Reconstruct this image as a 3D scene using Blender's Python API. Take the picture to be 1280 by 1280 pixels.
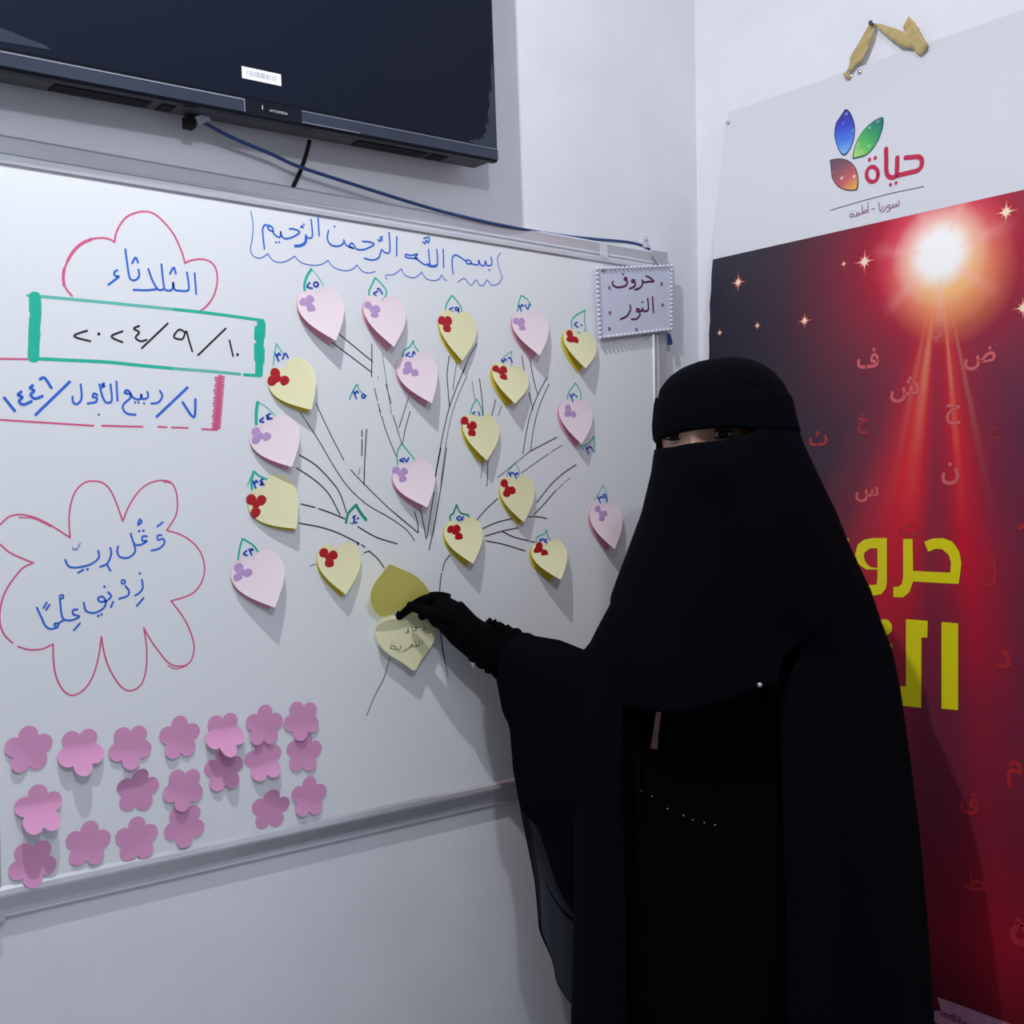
import bpy, bmesh, math, random
from mathutils import Vector, Matrix
random.seed(4)
for o in list(bpy.data.objects): bpy.data.objects.remove(o)
SC = bpy.context.scene
COL = SC.collection

# measured data: metres, or millimetres for drawn strokes
D = {}
D['ink'] = {}
D['ink']['cloud'] = [["p",2.6,[-1275.1,1633.6,-1282.8,1642.8,-1286.5,1652.4,-1285.7,1663.9,-1280.4,1680.2,-1272.5,1694.1,-1261.0,1706.2,-1247.9,1713.9,-1233.4,1717.6,-1223.2,1717.2,-1215.9,1714.1]],["p",2.6,[-1215.9,1714.1,-1214.2,1724.8,-1208.0,1738.9,-1197.3,1752.2,-1182.1,1760.3,-1169.9,1763.0,-1157.6,1760.9,-1143.8,1750.9,-1131.5,1737.4,-1122.3,1720.4,-1117.1,1707.4,-1114.8,1697.0]],["p",2.6,[-1114.8,1697.0,-1105.1,1702.1,-1090.4,1705.7,-1077.4,1704.5,-1068.6,1697.2,-1065.2,1684.2,-1066.4,1670.1,-1071.7,1654.0,-1081.9,1639.1,-1093.5,1629.7]],["p",4,[-1280.4,1680.2,-1272.5,1694.1,-1261.0,1706.2,-1247.9,1713.9]],["p",4,[-1285.5,1646.8,-1286.4,1658.1,-1284.8,1669.7]],["b",2.8,[-1100.2,1684.3,-1099.2,1669.7,-1098.5,1654.4]],["b",2.8,[-1111.8,1684.2,-1109.6,1668.6,-1110.4,1658.7,-1121.9,1656.6,-1130.8,1657.8,-1132.8,1667.6,-1133.9,1658.4,-1139.3,1655.1,-1145.6,1657.2,-1148.1,1673.5,-1149.6,1691.4]],["b",2.8,[-1168.9,1682.5,-1163.9,1668.7,-1158.6,1658.8,-1157.1,1655.7,-1171.9,1652.3,-1190.8,1651.0]],["b",2.8,[-1145.6,1657.2,-1151.8,1654.4,-1157.1,1655.7]],["b",2.8,[-1183.0,1680.0,-1182.2,1671.2,-1186.9,1665.3,-1192.9,1664.4,-1196.5,1669.6,-1199.1,1688.5,-1201.2,1705.9]],["b",2.8,[-1213.0,1675.7,-1217.2,1672.3,-1216.2,1667.4,-1210.8,1667.4,-1218.4,1660.4,-1225.8,1654.3]],["b",2.8,[-1191.9,1687.9,-1186.9,1696.5,-1183.4,1689.8]],["b",2.8,[-1137.3,1679.2,-1131.5,1689.0,-1128.5,1680.2]]]
D['ink']['date'] = [["gl",4,[-1333.0,1628.6,-1314.0,1629.1,-1229.2,1629.5,-1122.4,1629.1]],["g",4.2,[-1131.9,1629.2,-1073.8,1628.4,-992.2,1625.2]],["g",4.2,[-1331.8,1545.8,-1287.9,1546.7,-1230.7,1547.6,-1186.1,1546.0,-1136.7,1544.5]],["g",4.2,[-1025.0,1541.8,-1000.1,1541.9]],["gl",4,[-1139.8,1544.6,-1075.4,1543.6,-1031.8,1542.3]],["g",14,[-1323.5,1628.7,-1323.1,1606.3,-1325.1,1586.5,-1326.0,1569.5,-1327.0,1547.0]],["g",12,[-996.5,1621.7,-998.4,1594.4,-1000.0,1568.7,-1001.1,1544.7]],["g",7,[-1327.7,1625.5,-1328.0,1608.7]],["g",7,[-1319.1,1620.8,-1320.0,1601.0]],["g",7,[-1328.2,1597.4,-1329.1,1574.9]],["g",7,[-1320.9,1581.2,-1321.9,1569.9]],["g",7,[-1329.4,1563.7,-1330.5,1546.8]],["g",7,[-1003.7,1613.1,-1004.7,1597.1]],["g",7,[-992.3,1620.4,-993.4,1601.2]],["g",7,[-1004.8,1587.5,-1004.9,1565.2]],["g",7,[-994.5,1581.9,-995.5,1562.6]],["k",2.6,[-1256.0,1588.7,-1273.8,1579.8,-1252.0,1574.6]],["k",2.6,[-1207.2,1591.8,-1223.0,1583.2,-1207.5,1576.5]],["k",2.6,[-1183.6,1601.2,-1191.2,1596.7,-1183.7,1592.2,-1189.0,1584.4,-1181.8,1579.9,-1173.2,1582.6]],["k",2.6,[-1141.8,1608.3,-1180.5,1570.1]],["k",2.6,[-1117.3,1598.2,-1125.5,1600.6,-1133.3,1589.6,-1120.7,1587.5,-1114.7,1599.3,-1110.5,1585.9,-1105.9,1570.9]],["k",2.6,[-1053.6,1608.3,-1097.3,1566.0]],["k",2.6,[-1047.9,1591.3,-1042.6,1568.4]],["k",4,[-1240.5,1585.3,-1239.9,1585.4]],["k",4,[-1035.7,1571.1,-1035.1,1571.1]]]
D['ink']['hijri'] = [["p",2.6,[-1369.0,1542.8,-1331.9,1544.7]],["p",2.6,[-1370.5,1463.5,-1317.1,1461.6,-1249.8,1459.3]],["p",2.6,[-1238.2,1459.7,-1202.8,1459.8,-1181.0,1459.8]],["p",2.6,[-1158.6,1460.5,-1146.1,1460.2]],["p",2.6,[-1138.9,1460.1,-1114.4,1460.2]],["p",2.6,[-1093.4,1459.2,-1072.1,1458.3]],["p",7,[-1063.6,1536.5,-1066.2,1508.3,-1068.6,1483.3,-1071.7,1459.8]],["p",2.8,[-1071.6,1534.5,-1057.0,1536.8]],["p",2.8,[-1070.9,1530.8,-1057.4,1533.1]],["p",2.8,[-1070.2,1527.1,-1057.8,1529.3]],["p",2.8,[-1072.1,1523.2,-1058.2,1525.5]],["p",2.8,[-1071.4,1519.6,-1058.6,1521.8]],["p",2.8,[-1073.3,1515.7,-1059.0,1518.0]],["p",2.8,[-1072.6,1512.0,-1059.4,1514.2]],["p",2.8,[-1071.9,1508.3,-1059.8,1510.4]],["p",2.8,[-1073.8,1504.5,-1060.2,1506.7]],["p",2.8,[-1073.1,1500.8,-1060.6,1502.9]],["p",2.8,[-1075.0,1497.0,-1061.0,1499.2]],["p",2.8,[-1074.3,1493.3,-1061.4,1495.4]],["p",2.8,[-1073.5,1489.6,-1061.8,1491.6]],["p",2.8,[-1075.5,1485.8,-1062.2,1487.9]],["p",2.8,[-1074.7,1482.1,-1062.6,1484.1]],["p",2.8,[-1076.7,1478.3,-1063.0,1480.4]],["p",2.8,[-1075.9,1474.6,-1063.4,1476.6]],["p",2.8,[-1075.2,1470.9,-1063.8,1472.8]],["p",2.8,[-1077.1,1467.1,-1064.2,1469.1]],["p",2.8,[-1076.4,1463.4,-1064.6,1465.3]],["p",2.8,[-1078.3,1459.6,-1065.0,1461.6]],["b",3.6,[-1121.7,1496.6,-1105.4,1475.8,-1102.4,1502.0]],["b",3.6,[-1114.3,1518.3,-1160.5,1474.8]],["b",3.6,[-1280.6,1517.7,-1325.7,1471.7]],["b",3.6,[-1364.7,1492.5,-1351.9,1475.8]],["b",3.6,[-1319.3,1518.8,-1313.3,1521.1,-1304.7,1508.2]],["b",3.6,[-1328.5,1510.4,-1332.0,1506.9,-1327.2,1503.4,-1331.4,1497.6,-1326.1,1493.1,-1316.5,1496.9]],["b",3.6,[-1343.4,1501.3,-1347.5,1496.9,-1342.2,1494.3,-1346.3,1488.6,-1341.0,1484.6,-1330.7,1489.2]],["b",2.8,[-1155.4,1511.8,-1151.9,1504.4,-1157.9,1495.1,-1168.2,1493.2]],["b",2.8,[-1173.4,1509.4,-1172.9,1501.9,-1180.3,1498.9,-1182.3,1505.4,-1184.0,1498.8,-1190.0,1498.5,-1195.4,1501.8,-1198.3,1507.6,-1203.0,1510.3,-1206.1,1506.4,-1198.3,1504.6,-1198.4,1499.3,-1206.7,1491.6,-1208.9,1484.7,-1203.0,1477.8,-1191.0,1476.5]],["b",2.8,[-1217.1,1521.4,-1216.1,1495.0]],["b",2.8,[-1225.4,1517.2,-1224.1,1495.2,-1231.8,1492.0,-1236.9,1500.5,-1240.7,1516.4]],["b",2.8,[-1234.2,1518.2,-1237.2,1515.7,-1233.7,1514.7,-1237.8,1512.1]],["b",2.8,[-1243.8,1501.7,-1248.4,1503.5,-1250.0,1498.5,-1244.5,1497.9,-1246.3,1492.0,-1257.3,1489.5]],["b",2.8,[-1266.0,1515.1,-1265.2,1496.4,-1270.7,1488.6,-1276.4,1490.1,-1277.3,1498.1]],["b",3,[-1178.9,1493.0,-1178.3,1493.0]],["b",3,[-1186.8,1493.9,-1186.2,1493.9]],["b",3,[-1191.6,1493.7,-1191.0,1493.7]],["k",2.4,[-1242.6,1474.7,-1242.0,1474.7]]]
D['ink']['flower'] = [["p",2.2,[-1284.0,1307.2,-1284.9,1331.6,-1281.7,1354.5,-1274.3,1371.7,-1262.8,1381.7,-1249.8,1383.7,-1236.8,1380.2,-1226.8,1368.4,-1218.3,1347.8,-1211.8,1327.6]],["p",2.2,[-1211.8,1327.6,-1203.4,1347.5,-1189.4,1368.1,-1174.0,1380.0,-1155.3,1384.5,-1141.3,1381.4,-1134.3,1369.3,-1132.4,1352.5,-1135.0,1334.3,-1148.9,1313.4]],["p",2.2,[-1148.9,1313.4,-1128.5,1306.7,-1111.1,1295.4,-1098.4,1279.5,-1092.9,1259.2,-1095.9,1240.8,-1105.9,1226.0,-1120.6,1217.7,-1144.5,1212.6]],["p",2.2,[-1144.5,1212.6,-1130.6,1193.9,-1119.8,1174.7,-1112.2,1152.6,-1111.8,1135.6,-1119.2,1121.0,-1135.2,1118.0,-1150.8,1125.7,-1166.0,1145.3,-1176.5,1161.3,-1184.8,1177.6]],["p",2.2,[-1184.8,1177.6,-1181.3,1149.8,-1182.5,1119.9,-1189.9,1098.3,-1205.2,1091.1,-1218.5,1098.6,-1231.4,1119.2,-1239.8,1142.0,-1244.5,1170.2]],["p",2.2,[-1244.5,1170.2,-1248.5,1144.3,-1256.2,1118.9,-1268.0,1101.4,-1283.8,1094.0,-1296.2,1101.8,-1305.6,1121.4,-1308.8,1144.5,-1308.9,1165.9]],["p",2.2,[-1308.9,1165.9,-1322.8,1160.7,-1339.0,1161.1,-1353.6,1166.6]],["p",2.2,[-1360.2,1172.0,-1370.5,1184.0,-1375.4,1201.0,-1373.7,1223.0,-1366.8,1242.0,-1355.9,1258.0,-1345.0,1270.0,-1332.0,1275.6]],["p",2.2,[-1332.0,1275.6,-1347.5,1282.7,-1363.2,1291.7,-1373.5,1301.8]],["p",2.2,[-1373.1,1326.7,-1362.4,1336.7,-1349.1,1339.8,-1333.0,1336.9,-1316.9,1329.5,-1300.5,1319.1,-1284.0,1307.2]],["p",1.6,[-1349.1,1335.9,-1333.1,1334.9,-1319.6,1329.0,-1308.8,1322.8]],["p",1.6,[-1152.3,1382.4,-1139.2,1379.3,-1133.1,1366.2]],["p",1.6,[-1150.9,1121.2,-1138.4,1114.7,-1122.4,1118.2]],["b",2.6,[-1162.8,1319.2,-1154.6,1325.0]],["b",2.6,[-1156.8,1307.0,-1162.4,1306.3,-1161.6,1300.2,-1154.4,1301.5,-1152.7,1295.4,-1160.3,1288.1,-1172.1,1285.6]],["b",2.6,[-1190.3,1324.1,-1187.7,1330.0,-1185.4,1325.8,-1190.3,1322.0]],["b",2.6,[-1177.8,1305.8,-1183.9,1306.0,-1184.6,1300.1,-1177.9,1299.3,-1187.8,1294.2,-1196.2,1296.3,-1201.1,1310.4]],["b",2.6,[-1196.8,1296.3,-1195.2,1285.0,-1204.7,1277.1,-1216.0,1278.2,-1220.3,1285.4,-1219.0,1293.3]],["b",2.6,[-1229.7,1291.7,-1229.0,1281.9,-1234.5,1270.5,-1244.2,1266.0]],["b",2.6,[-1234.5,1268.4,-1230.3,1260.0]],["b",2.6,[-1246.7,1288.5,-1246.0,1278.9,-1256.2,1270.6,-1273.5,1266.8,-1286.1,1268.6,-1291.0,1278.0]],["b",2.6,[-1274.2,1259.3,-1267.3,1263.3]],["b",2.6,[-1186.3,1245.2,-1185.3,1233.8,-1190.6,1226.7,-1196.7,1223.5]],["b",2.6,[-1194.5,1208.8,-1184.3,1219.4]],["b",2.6,[-1209.9,1237.7,-1205.0,1230.6,-1207.2,1223.9,-1219.2,1220.5]],["b",2.6,[-1234.3,1230.9,-1230.0,1224.8,-1236.9,1218.8,-1245.6,1218.5,-1247.9,1223.6,-1241.2,1224.9,-1237.5,1216.5,-1241.5,1208.6,-1253.2,1203.6,-1264.6,1207.3,-1267.2,1218.5]],["b",2.6,[-1230.6,1209.6,-1227.2,1217.0]],["b",2.6,[-1275.9,1209.9,-1281.6,1209.4,-1281.7,1203.7,-1273.6,1200.2,-1283.3,1196.0,-1293.1,1197.4,-1297.1,1204.8,-1298.9,1226.4]],["b",2.6,[-1293.1,1197.4,-1300.1,1193.6,-1303.5,1187.4,-1306.8,1192.8,-1302.3,1193.0]],["b",2.6,[-1303.5,1187.9,-1311.3,1186.3,-1318.1,1190.8,-1323.3,1202.6,-1329.1,1216.5]],["b",2.6,[-1320.4,1215.1,-1316.1,1221.9]],["b",2.6,[-1317.1,1212.3,-1312.6,1218.8]],["b",2.6,[-1281.3,1182.1,-1272.9,1190.9]],["b",2.2,[-1210.1,1243.6,-1210.9,1241.8,-1212.9,1241.1,-1214.7,1242.0,-1215.5,1243.9,-1214.7,1245.7,-1212.8,1246.4,-1210.9,1245.5,-1210.1,1243.6]],["b",2.2,[-1294.2,1228.4,-1294.9,1226.6,-1296.7,1226.0,-1298.5,1226.8,-1299.2,1228.7,-1298.4,1230.5,-1296.6,1231.1,-1294.9,1230.2,-1294.2,1228.4]],["b",3.4,[-1189.2,1313.6,-1188.6,1313.6]],["b",3.4,[-1183.2,1313.8,-1182.5,1313.8]],["b",3.4,[-1261.8,1263.6,-1261.2,1263.6]],["b",3.4,[-1189.4,1254.3,-1188.8,1254.3]],["b",3.4,[-1239.2,1238.5,-1238.6,1238.5]],["b",3.4,[-1248.6,1199.2,-1248.0,1199.1]],["b",3.4,[-1243.9,1200.6,-1243.4,1200.5]],["bl",2,[-1280.9,1294.2,-1279.5,1290.7,-1276.9,1292.3,-1275.3,1291.1,-1270.6,1299.6]]]
D['ink']['bism'] = [["b",1.5,[-1009.8,1786.9,-1006.6,1767.2,-1008.8,1744.0,-1011.6,1728.9,-1005.7,1719.9,-995.0,1718.9,-982.9,1726.9]],["b",1.5,[-982.9,1726.9,-975.0,1718.0,-962.2,1716.2,-949.2,1721.1,-937.8,1728.8]],["b",1.5,[-937.8,1728.8,-926.7,1720.4,-907.7,1718.3,-890.3,1722.0,-879.6,1729.4]],["b",1.5,[-879.6,1729.4,-868.8,1719.4,-849.1,1716.5,-834.9,1720.9,-826.7,1728.5]],["b",1.5,[-826.7,1728.5,-816.7,1719.5,-804.4,1718.1,-792.8,1721.9]],["b",1.5,[-771.2,1711.2,-771.9,1718.2,-758.4,1720.4,-741.9,1731.6]],["b",1.5,[-741.9,1731.6,-734.8,1722.3,-719.6,1719.7,-708.6,1724.5,-701.0,1731.6]],["b",1.5,[-701.0,1731.6,-693.2,1721.5,-677.6,1719.6,-666.3,1723.4,-660.8,1730.6,-656.3,1725.6,-650.5,1722.5]],["b",1.5,[-627.5,1722.4,-613.4,1730.3,-604.1,1722.7,-597.1,1720.8,-587.4,1730.5,-580.4,1722.6,-570.9,1723.6,-563.5,1733.1,-553.9,1725.4,-539.2,1728.9,-529.2,1740.7]],["b",1.5,[-532.3,1783.4,-539.3,1774.9,-537.7,1759.7,-529.2,1741.5]],["b",2.6,[-554.0,1773.8,-552.7,1761.8,-563.0,1758.3,-566.7,1765.8,-568.8,1758.0,-577.4,1757.7,-581.1,1765.3,-583.1,1757.4,-596.4,1757.4,-598.2,1760.9,-607.1,1762.9,-606.8,1756.2,-596.4,1757.8]],["b",2.6,[-607.2,1759.1,-619.7,1765.1,-631.2,1768.2,-637.3,1763.0,-638.5,1749.8,-636.5,1735.2]],["b",2.6,[-656.7,1774.6,-656.4,1744.0]],["b",2.6,[-669.9,1773.0,-669.5,1748.0,-679.4,1743.9,-684.7,1748.1,-686.9,1770.8]],["b",2.6,[-684.7,1747.0,-695.0,1744.3,-705.9,1749.2,-714.6,1753.6,-709.3,1760.0,-723.3,1756.1,-732.0,1756.9,-733.3,1752.4,-721.2,1751.7,-709.4,1753.5]],["b",2.6,[-698.3,1781.8,-693.9,1779.4,-691.6,1784.8,-687.6,1781.7,-684.8,1787.9]],["b",2.6,[-696.4,1787.8,-684.8,1791.6]],["b",2.6,[-749.9,1783.3,-751.0,1752.0]],["b",2.6,[-765.1,1788.4,-764.0,1758.3,-772.5,1754.4,-779.6,1759.1]],["b",2.6,[-780.9,1756.9,-785.7,1744.9,-797.8,1739.6,-812.6,1740.6]],["b",2.6,[-786.8,1773.8,-782.7,1771.5,-780.5,1776.7,-778.0,1773.5]],["b",2.6,[-815.8,1767.2,-803.5,1768.1,-794.0,1765.1,-811.9,1755.1,-826.2,1753.3,-831.4,1758.5,-835.4,1762.2,-840.3,1756.7,-832.3,1753.9,-841.1,1755.5,-846.7,1758.3,-850.5,1765.4]],["b",2.6,[-849.8,1763.1,-854.3,1756.6,-864.3,1753.3,-875.2,1755.3,-880.1,1764.3,-877.6,1776.2]],["b",2.6,[-895.9,1793.5,-894.5,1765.8]],["b",2.6,[-908.3,1789.3,-906.5,1764.2,-913.8,1759.8,-918.3,1764.3]],["b",2.6,[-926.4,1774.3,-924.1,1777.0,-922.3,1774.5]],["b",2.6,[-946.0,1769.6,-937.1,1770.1,-928.5,1766.6,-941.0,1757.5,-954.1,1753.5,-959.6,1758.1,-961.0,1763.5,-962.2,1754.7,-968.8,1755.8,-973.5,1760.2,-974.1,1766.7,-981.3,1770.0,-981.5,1764.1,-974.2,1761.7]],["b",2.6,[-980.7,1768.1,-986.8,1769.9,-990.9,1762.8,-990.4,1749.7,-988.6,1733.5]],["b",4.2,[-917.6,1761.0,-919.3,1751.7,-928.1,1746.1,-936.8,1744.4]],["b",4.2,[-690.1,1744.9,-679.4,1743.2,-670.4,1746.1]],["b",3,[-558.8,1750.8,-557.8,1750.9]],["b",3,[-867.2,1783.8,-866.4,1783.9]],["b",3,[-969.4,1745.8,-968.7,1745.9]],["b",3,[-964.2,1746.8,-963.5,1746.9]],["b",3,[-921.4,1779.7,-920.7,1779.8]],["b",2,[-782.6,1777.9,-777.5,1780.3]]]
D['ink']['tree'] = [["k",1.7,[-864.1,1617.0,-800.2,1575.6]],["k",1.7,[-878.5,1603.5,-802.1,1558.5]],["k",1.7,[-801.3,1603.7,-801.8,1578.3,-802.9,1551.5]],["kt",1.0,[-781.6,1591.0,-775.6,1551.6,-765.6,1492.2]],["kt",1.0,[-790.6,1552.1,-790.4,1548.5]],["kt",1.0,[-797.7,1533.4,-792.1,1512.5]],["kt",1.0,[-790.8,1506.8,-786.8,1488.6]],["k",1.4,[-797.7,1532.8,-793.0,1514.6]],["k",1.4,[-791.5,1509.0,-786.7,1495.1]],["k",1.4,[-784.5,1488.1,-778.8,1469.8,-769.1,1447.2,-757.7,1423.1]],["k",1.4,[-775.8,1541.0,-766.2,1510.1]],["k",1.4,[-763.2,1490.2,-756.7,1473.3,-747.0,1444.8]],["k",1.4,[-731.7,1521.6,-751.7,1470.5]],["k",1.4,[-728.7,1498.6,-737.8,1473.8,-745.3,1444.8]],["k",1.4,[-905.3,1504.3,-882.8,1461.4,-856.8,1416.4]],["k",1.4,[-844.3,1401.2,-820.3,1378.8,-767.9,1334.4,-716.8,1297.1]],["k",1.4,[-933.0,1489.7,-901.7,1447.2,-871.4,1401.0,-846.5,1370.6,-814.4,1345.1,-774.8,1324.5,-741.1,1303.6,-724.0,1284.3]],["k",1.8,[-767.9,1334.4,-716.8,1297.1]],["k",1.8,[-723.8,1332.7,-718.2,1314.6,-716.8,1297.1]],["k",1.8,[-713.2,1340.7,-705.9,1311.4,-701.1,1286.4]],["k",1.8,[-935.8,1423.6,-908.6,1409.0,-884.2,1387.3,-865.7,1365.2,-853.6,1333.1]],["k",1.8,[-940.7,1403.4,-909.1,1384.5,-884.7,1362.6,-865.4,1329.8]],["k",1.8,[-934.2,1348.1,-909.9,1342.4]],["k",1.8,[-903.7,1340.4,-879.0,1332.2,-857.0,1323.5]],["k",1.8,[-833.1,1310.4,-798.9,1292.5,-758.7,1280.3]],["k",1.8,[-937.7,1318.5,-898.1,1310.7,-866.9,1300.2,-831.9,1283.8]],["k",1.8,[-812.6,1270.4,-796.2,1257.0,-784.8,1242.3]],["k",1.8,[-872.2,1275.5,-862.6,1278.8]],["k",1.8,[-856.1,1281.9,-852.0,1282.5]],["k",1.8,[-822.4,1268.0,-811.9,1270.9]],["k",1.8,[-822.7,1464.3,-822.8,1454.5]],["k",1.8,[-822.6,1450.3,-823.7,1423.7]],["k",1.8,[-813.8,1466.0,-817.9,1421.0,-820.4,1377.4]],["k",1.8,[-827.1,1281.4,-820.6,1277.2]],["kt",1.0,[-827.1,1404.1,-830.5,1392.9]],["kt",1.0,[-847.5,1317.2,-841.1,1314.2]],["kt",1.0,[-920.8,1251.7,-910.0,1254.4]],["k",4.5,[-833.6,1283.3,-832.9,1283.2]],["k",1.7,[-656.3,1438.9,-664.4,1396.6,-672.4,1357.8]],["k",1.7,[-672.4,1357.8,-682.5,1314.2,-695.6,1267.6]],["k",1.7,[-667.7,1438.7,-674.4,1413.4,-680.0,1389.8]],["k",1.7,[-683.6,1364.6,-691.4,1327.8,-699.3,1289.5]],["k",1.6,[-647.6,1595.3,-652.5,1566.9,-652.1,1549.1,-649.2,1509.2]],["k",1.6,[-589.3,1618.9,-606.8,1593.6,-626.2,1556.5,-645.4,1516.8,-659.0,1477.8,-670.7,1433.2,-680.5,1391.9]],["k",1.6,[-618.5,1568.9,-606.8,1593.6,-588.1,1620.5]],["k",1.6,[-583.9,1560.3,-579.5,1531.7,-576.4,1495.4]],["k",1.6,[-487.5,1606.2,-482.7,1579.9]],["k",1.6,[-469.2,1602.7,-461.6,1568.6,-451.9,1538.2]],["k",1.6,[-429.1,1571.0,-454.0,1534.3,-473.4,1492.7,-488.8,1431.3]],["k",1.6,[-472.4,1541.3,-463.6,1511.9]],["k",1.6,[-548.7,1525.5,-558.2,1496.0]],["k",1.6,[-407.1,1462.8,-472.4,1436.2]],["k",1.6,[-567.5,1418.0,-571.0,1373.8]],["kt",1.1,[-632.3,1585.9,-641.3,1537.8]],["kt",1.1,[-611.1,1563.3,-634.3,1520.3,-649.8,1478.0,-661.8,1424.5,-670.1,1371.2]],["kt",1.1,[-600.0,1554.9,-594.9,1525.0]],["kt",1.1,[-472.4,1436.2,-517.4,1407.6,-547.4,1389.0]],["kt",1.1,[-394.5,1448.6,-422.5,1435.3]],["kt",1.1,[-428.9,1432.1,-456.3,1417.5,-493.5,1396.9]],["kt",1.1,[-577.9,1417.9,-584.2,1387.5]],["kt",1.1,[-535.2,1515.3,-543.4,1498.1]],["k",1.4,[-424.3,1559.5,-448.1,1518.8,-463.5,1474.1,-470.3,1437.8]],["k",1.7,[-360.5,1413.1,-393.4,1396.7,-423.6,1375.9,-457.7,1344.4]],["k",1.7,[-411.1,1366.2,-436.9,1344.2,-464.3,1322.5]],["k",1.7,[-548.1,1351.8,-573.7,1333.8,-597.0,1313.0]],["k",1.7,[-582.0,1300.5,-550.9,1310.4,-513.2,1316.6]],["k",1.7,[-576.5,1287.2,-539.4,1294.7,-501.4,1299.8]],["k",1.7,[-574.7,1279.0,-535.9,1271.5,-486.0,1257.8]],["k",1.7,[-539.4,1294.7,-511.8,1283.6,-477.5,1275.6]],["k",1.7,[-473.4,1274.6,-463.2,1272.6]],["k",1.7,[-478.7,1318.7,-454.0,1318.2,-434.1,1314.6]],["k",1.7,[-652.2,1257.8,-663.4,1246.5,-669.1,1231.9]],["k",1.7,[-670.6,1227.6,-673.0,1217.4,-675.2,1198.3]],["kt",1.0,[-376.2,1388.7,-389.4,1380.6]],["kt",1.0,[-393.8,1377.4,-406.8,1368.8]],["kt",1.0,[-676.2,1143.7,-671.6,1099.0,-662.2,1059.5]],["kt",1.3,[-675.1,1134.1,-668.7,1090.7,-663.7,1066.4]],["kt",1.3,[-776.6,1095.4,-787.9,1065.2,-801.7,1044.0]],["gr",1.6,[-801.7,1044.0,-808.5,1033.5,-822.2,1007.0]],["gr",1.6,[-663.7,1066.4,-660.3,1049.7]]]
D['ink']['n25'] = [["g",4,[-909.0,1712.3,-916.9,1700.6,-921.7,1686.6,-921.0,1675.3]],["gl",1.6,[-907.5,1711.2,-898.4,1702.7,-887.9,1688.8]],["gl",1.6,[-897.4,1676.9,-902.1,1670.2]],["d",2.4,[-912.5,1690.8,-917.2,1683.8,-908.1,1682.6]],["d",2.4,[-897.5,1689.7,-898.7,1687.1,-901.5,1685.8,-904.4,1686.5,-905.5,1688.9,-904.3,1691.5,-901.4,1692.8,-898.6,1692.1,-897.5,1689.7]]]
D['ink']['n26'] = [["g",2.8,[-792.6,1711.6,-799.5,1699.6,-805.3,1686.4,-801.6,1676.3]],["g",2.4,[-791.6,1711.2,-779.5,1701.8,-771.3,1689.8,-780.0,1674.8]],["d",2.4,[-788.7,1690.0,-796.4,1685.9,-791.5,1682.4]],["d",2.4,[-789.3,1693.4,-785.3,1694.3,-779.7,1687.0]]]
D['ink']['n28'] = [["g",2.4,[-720.6,1615.4,-728.4,1604.7,-738.9,1598.2,-743.3,1585.0]],["g",2.2,[-720.6,1615.4,-717.9,1607.0,-710.4,1598.8]],["d",2.4,[-729.3,1595.2,-735.6,1589.5,-727.0,1588.4]],["d",2.4,[-723.5,1589.2,-720.2,1597.5,-716.1,1590.3]]]
D['ink']['n35'] = [["g",2.4,[-830.4,1537.4,-838.7,1525.8,-844.4,1513.0]],["gl",2.2,[-829.7,1537.4,-824.1,1526.5,-812.8,1520.0]],["d",2.4,[-837.1,1525.9,-833.6,1522.7,-831.2,1527.0,-828.0,1524.3]],["d",2.4,[-836.5,1523.9,-834.0,1519.6,-831.8,1514.7]],["d",2.4,[-815.4,1519.3,-816.4,1517.3,-818.7,1516.4,-821.0,1517.1,-821.9,1519.0,-821.0,1521.0,-818.6,1522.0,-816.3,1521.3,-815.4,1519.3]]]
D['ink']['n38'] = [["gl",2.2,[-971.3,1591.7,-974.5,1577.6,-977.1,1558.9]],["gl",2.2,[-970.7,1591.7,-964.1,1582.3,-958.3,1576.1]],["d",2.4,[-973.0,1576.4,-969.8,1573.4,-967.7,1577.6,-964.8,1575.1]],["d",2.4,[-972.5,1574.6,-970.2,1570.5,-968.2,1565.8]],["d",2.4,[-961.4,1569.2,-956.8,1578.3,-952.1,1571.7]]]
D['ink']['n24'] = [["g",5,[-1004.0,1501.5,-1006.6,1487.0,-1006.9,1468.6]],["gl",1.8,[-1002.0,1501.6,-989.1,1494.3,-976.2,1482.8]],["d",2.4,[-995.2,1478.7,-1001.1,1473.5,-994.8,1472.4]],["d",2.4,[-983.5,1485.2,-990.2,1481.8,-986.2,1479.8,-989.2,1477.1,-981.0,1478.4]]]
D['ink']['n34'] = [["g",4,[-1012.5,1397.7,-1016.2,1384.6,-1015.9,1371.5]],["g",2.8,[-1012.5,1397.7,-1001.2,1389.9,-986.8,1384.6]],["gl",2,[-1022.9,1376.8,-1015.5,1392.5,-1009.7,1397.7]],["d",2.4,[-1014.2,1383.3,-1011.1,1380.2,-1009.1,1384.1,-1006.3,1381.5]],["d",2.4,[-1013.7,1381.5,-1011.5,1377.3,-1009.6,1372.5]],["d",2.4,[-997.8,1386.5,-1002.2,1383.3,-997.9,1381.2,-1002.3,1378.0,-996.2,1378.3]]]
D['ink']['n23'] = [["g",2.8,[-1032.8,1297.4,-1037.3,1283.3,-1040.4,1266.5]],["g",2.8,[-1032.0,1297.4,-1016.0,1287.7,-1006.3,1274.7]],["d",2.4,[-1026.1,1279.5,-1031.3,1275.2,-1025.7,1272.4]],["d",2.4,[-1022.1,1281.6,-1019.7,1279.0,-1018.0,1282.1,-1015.8,1279.9]],["d",2.4,[-1021.7,1280.2,-1019.9,1276.7,-1018.4,1272.9]]]
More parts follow.
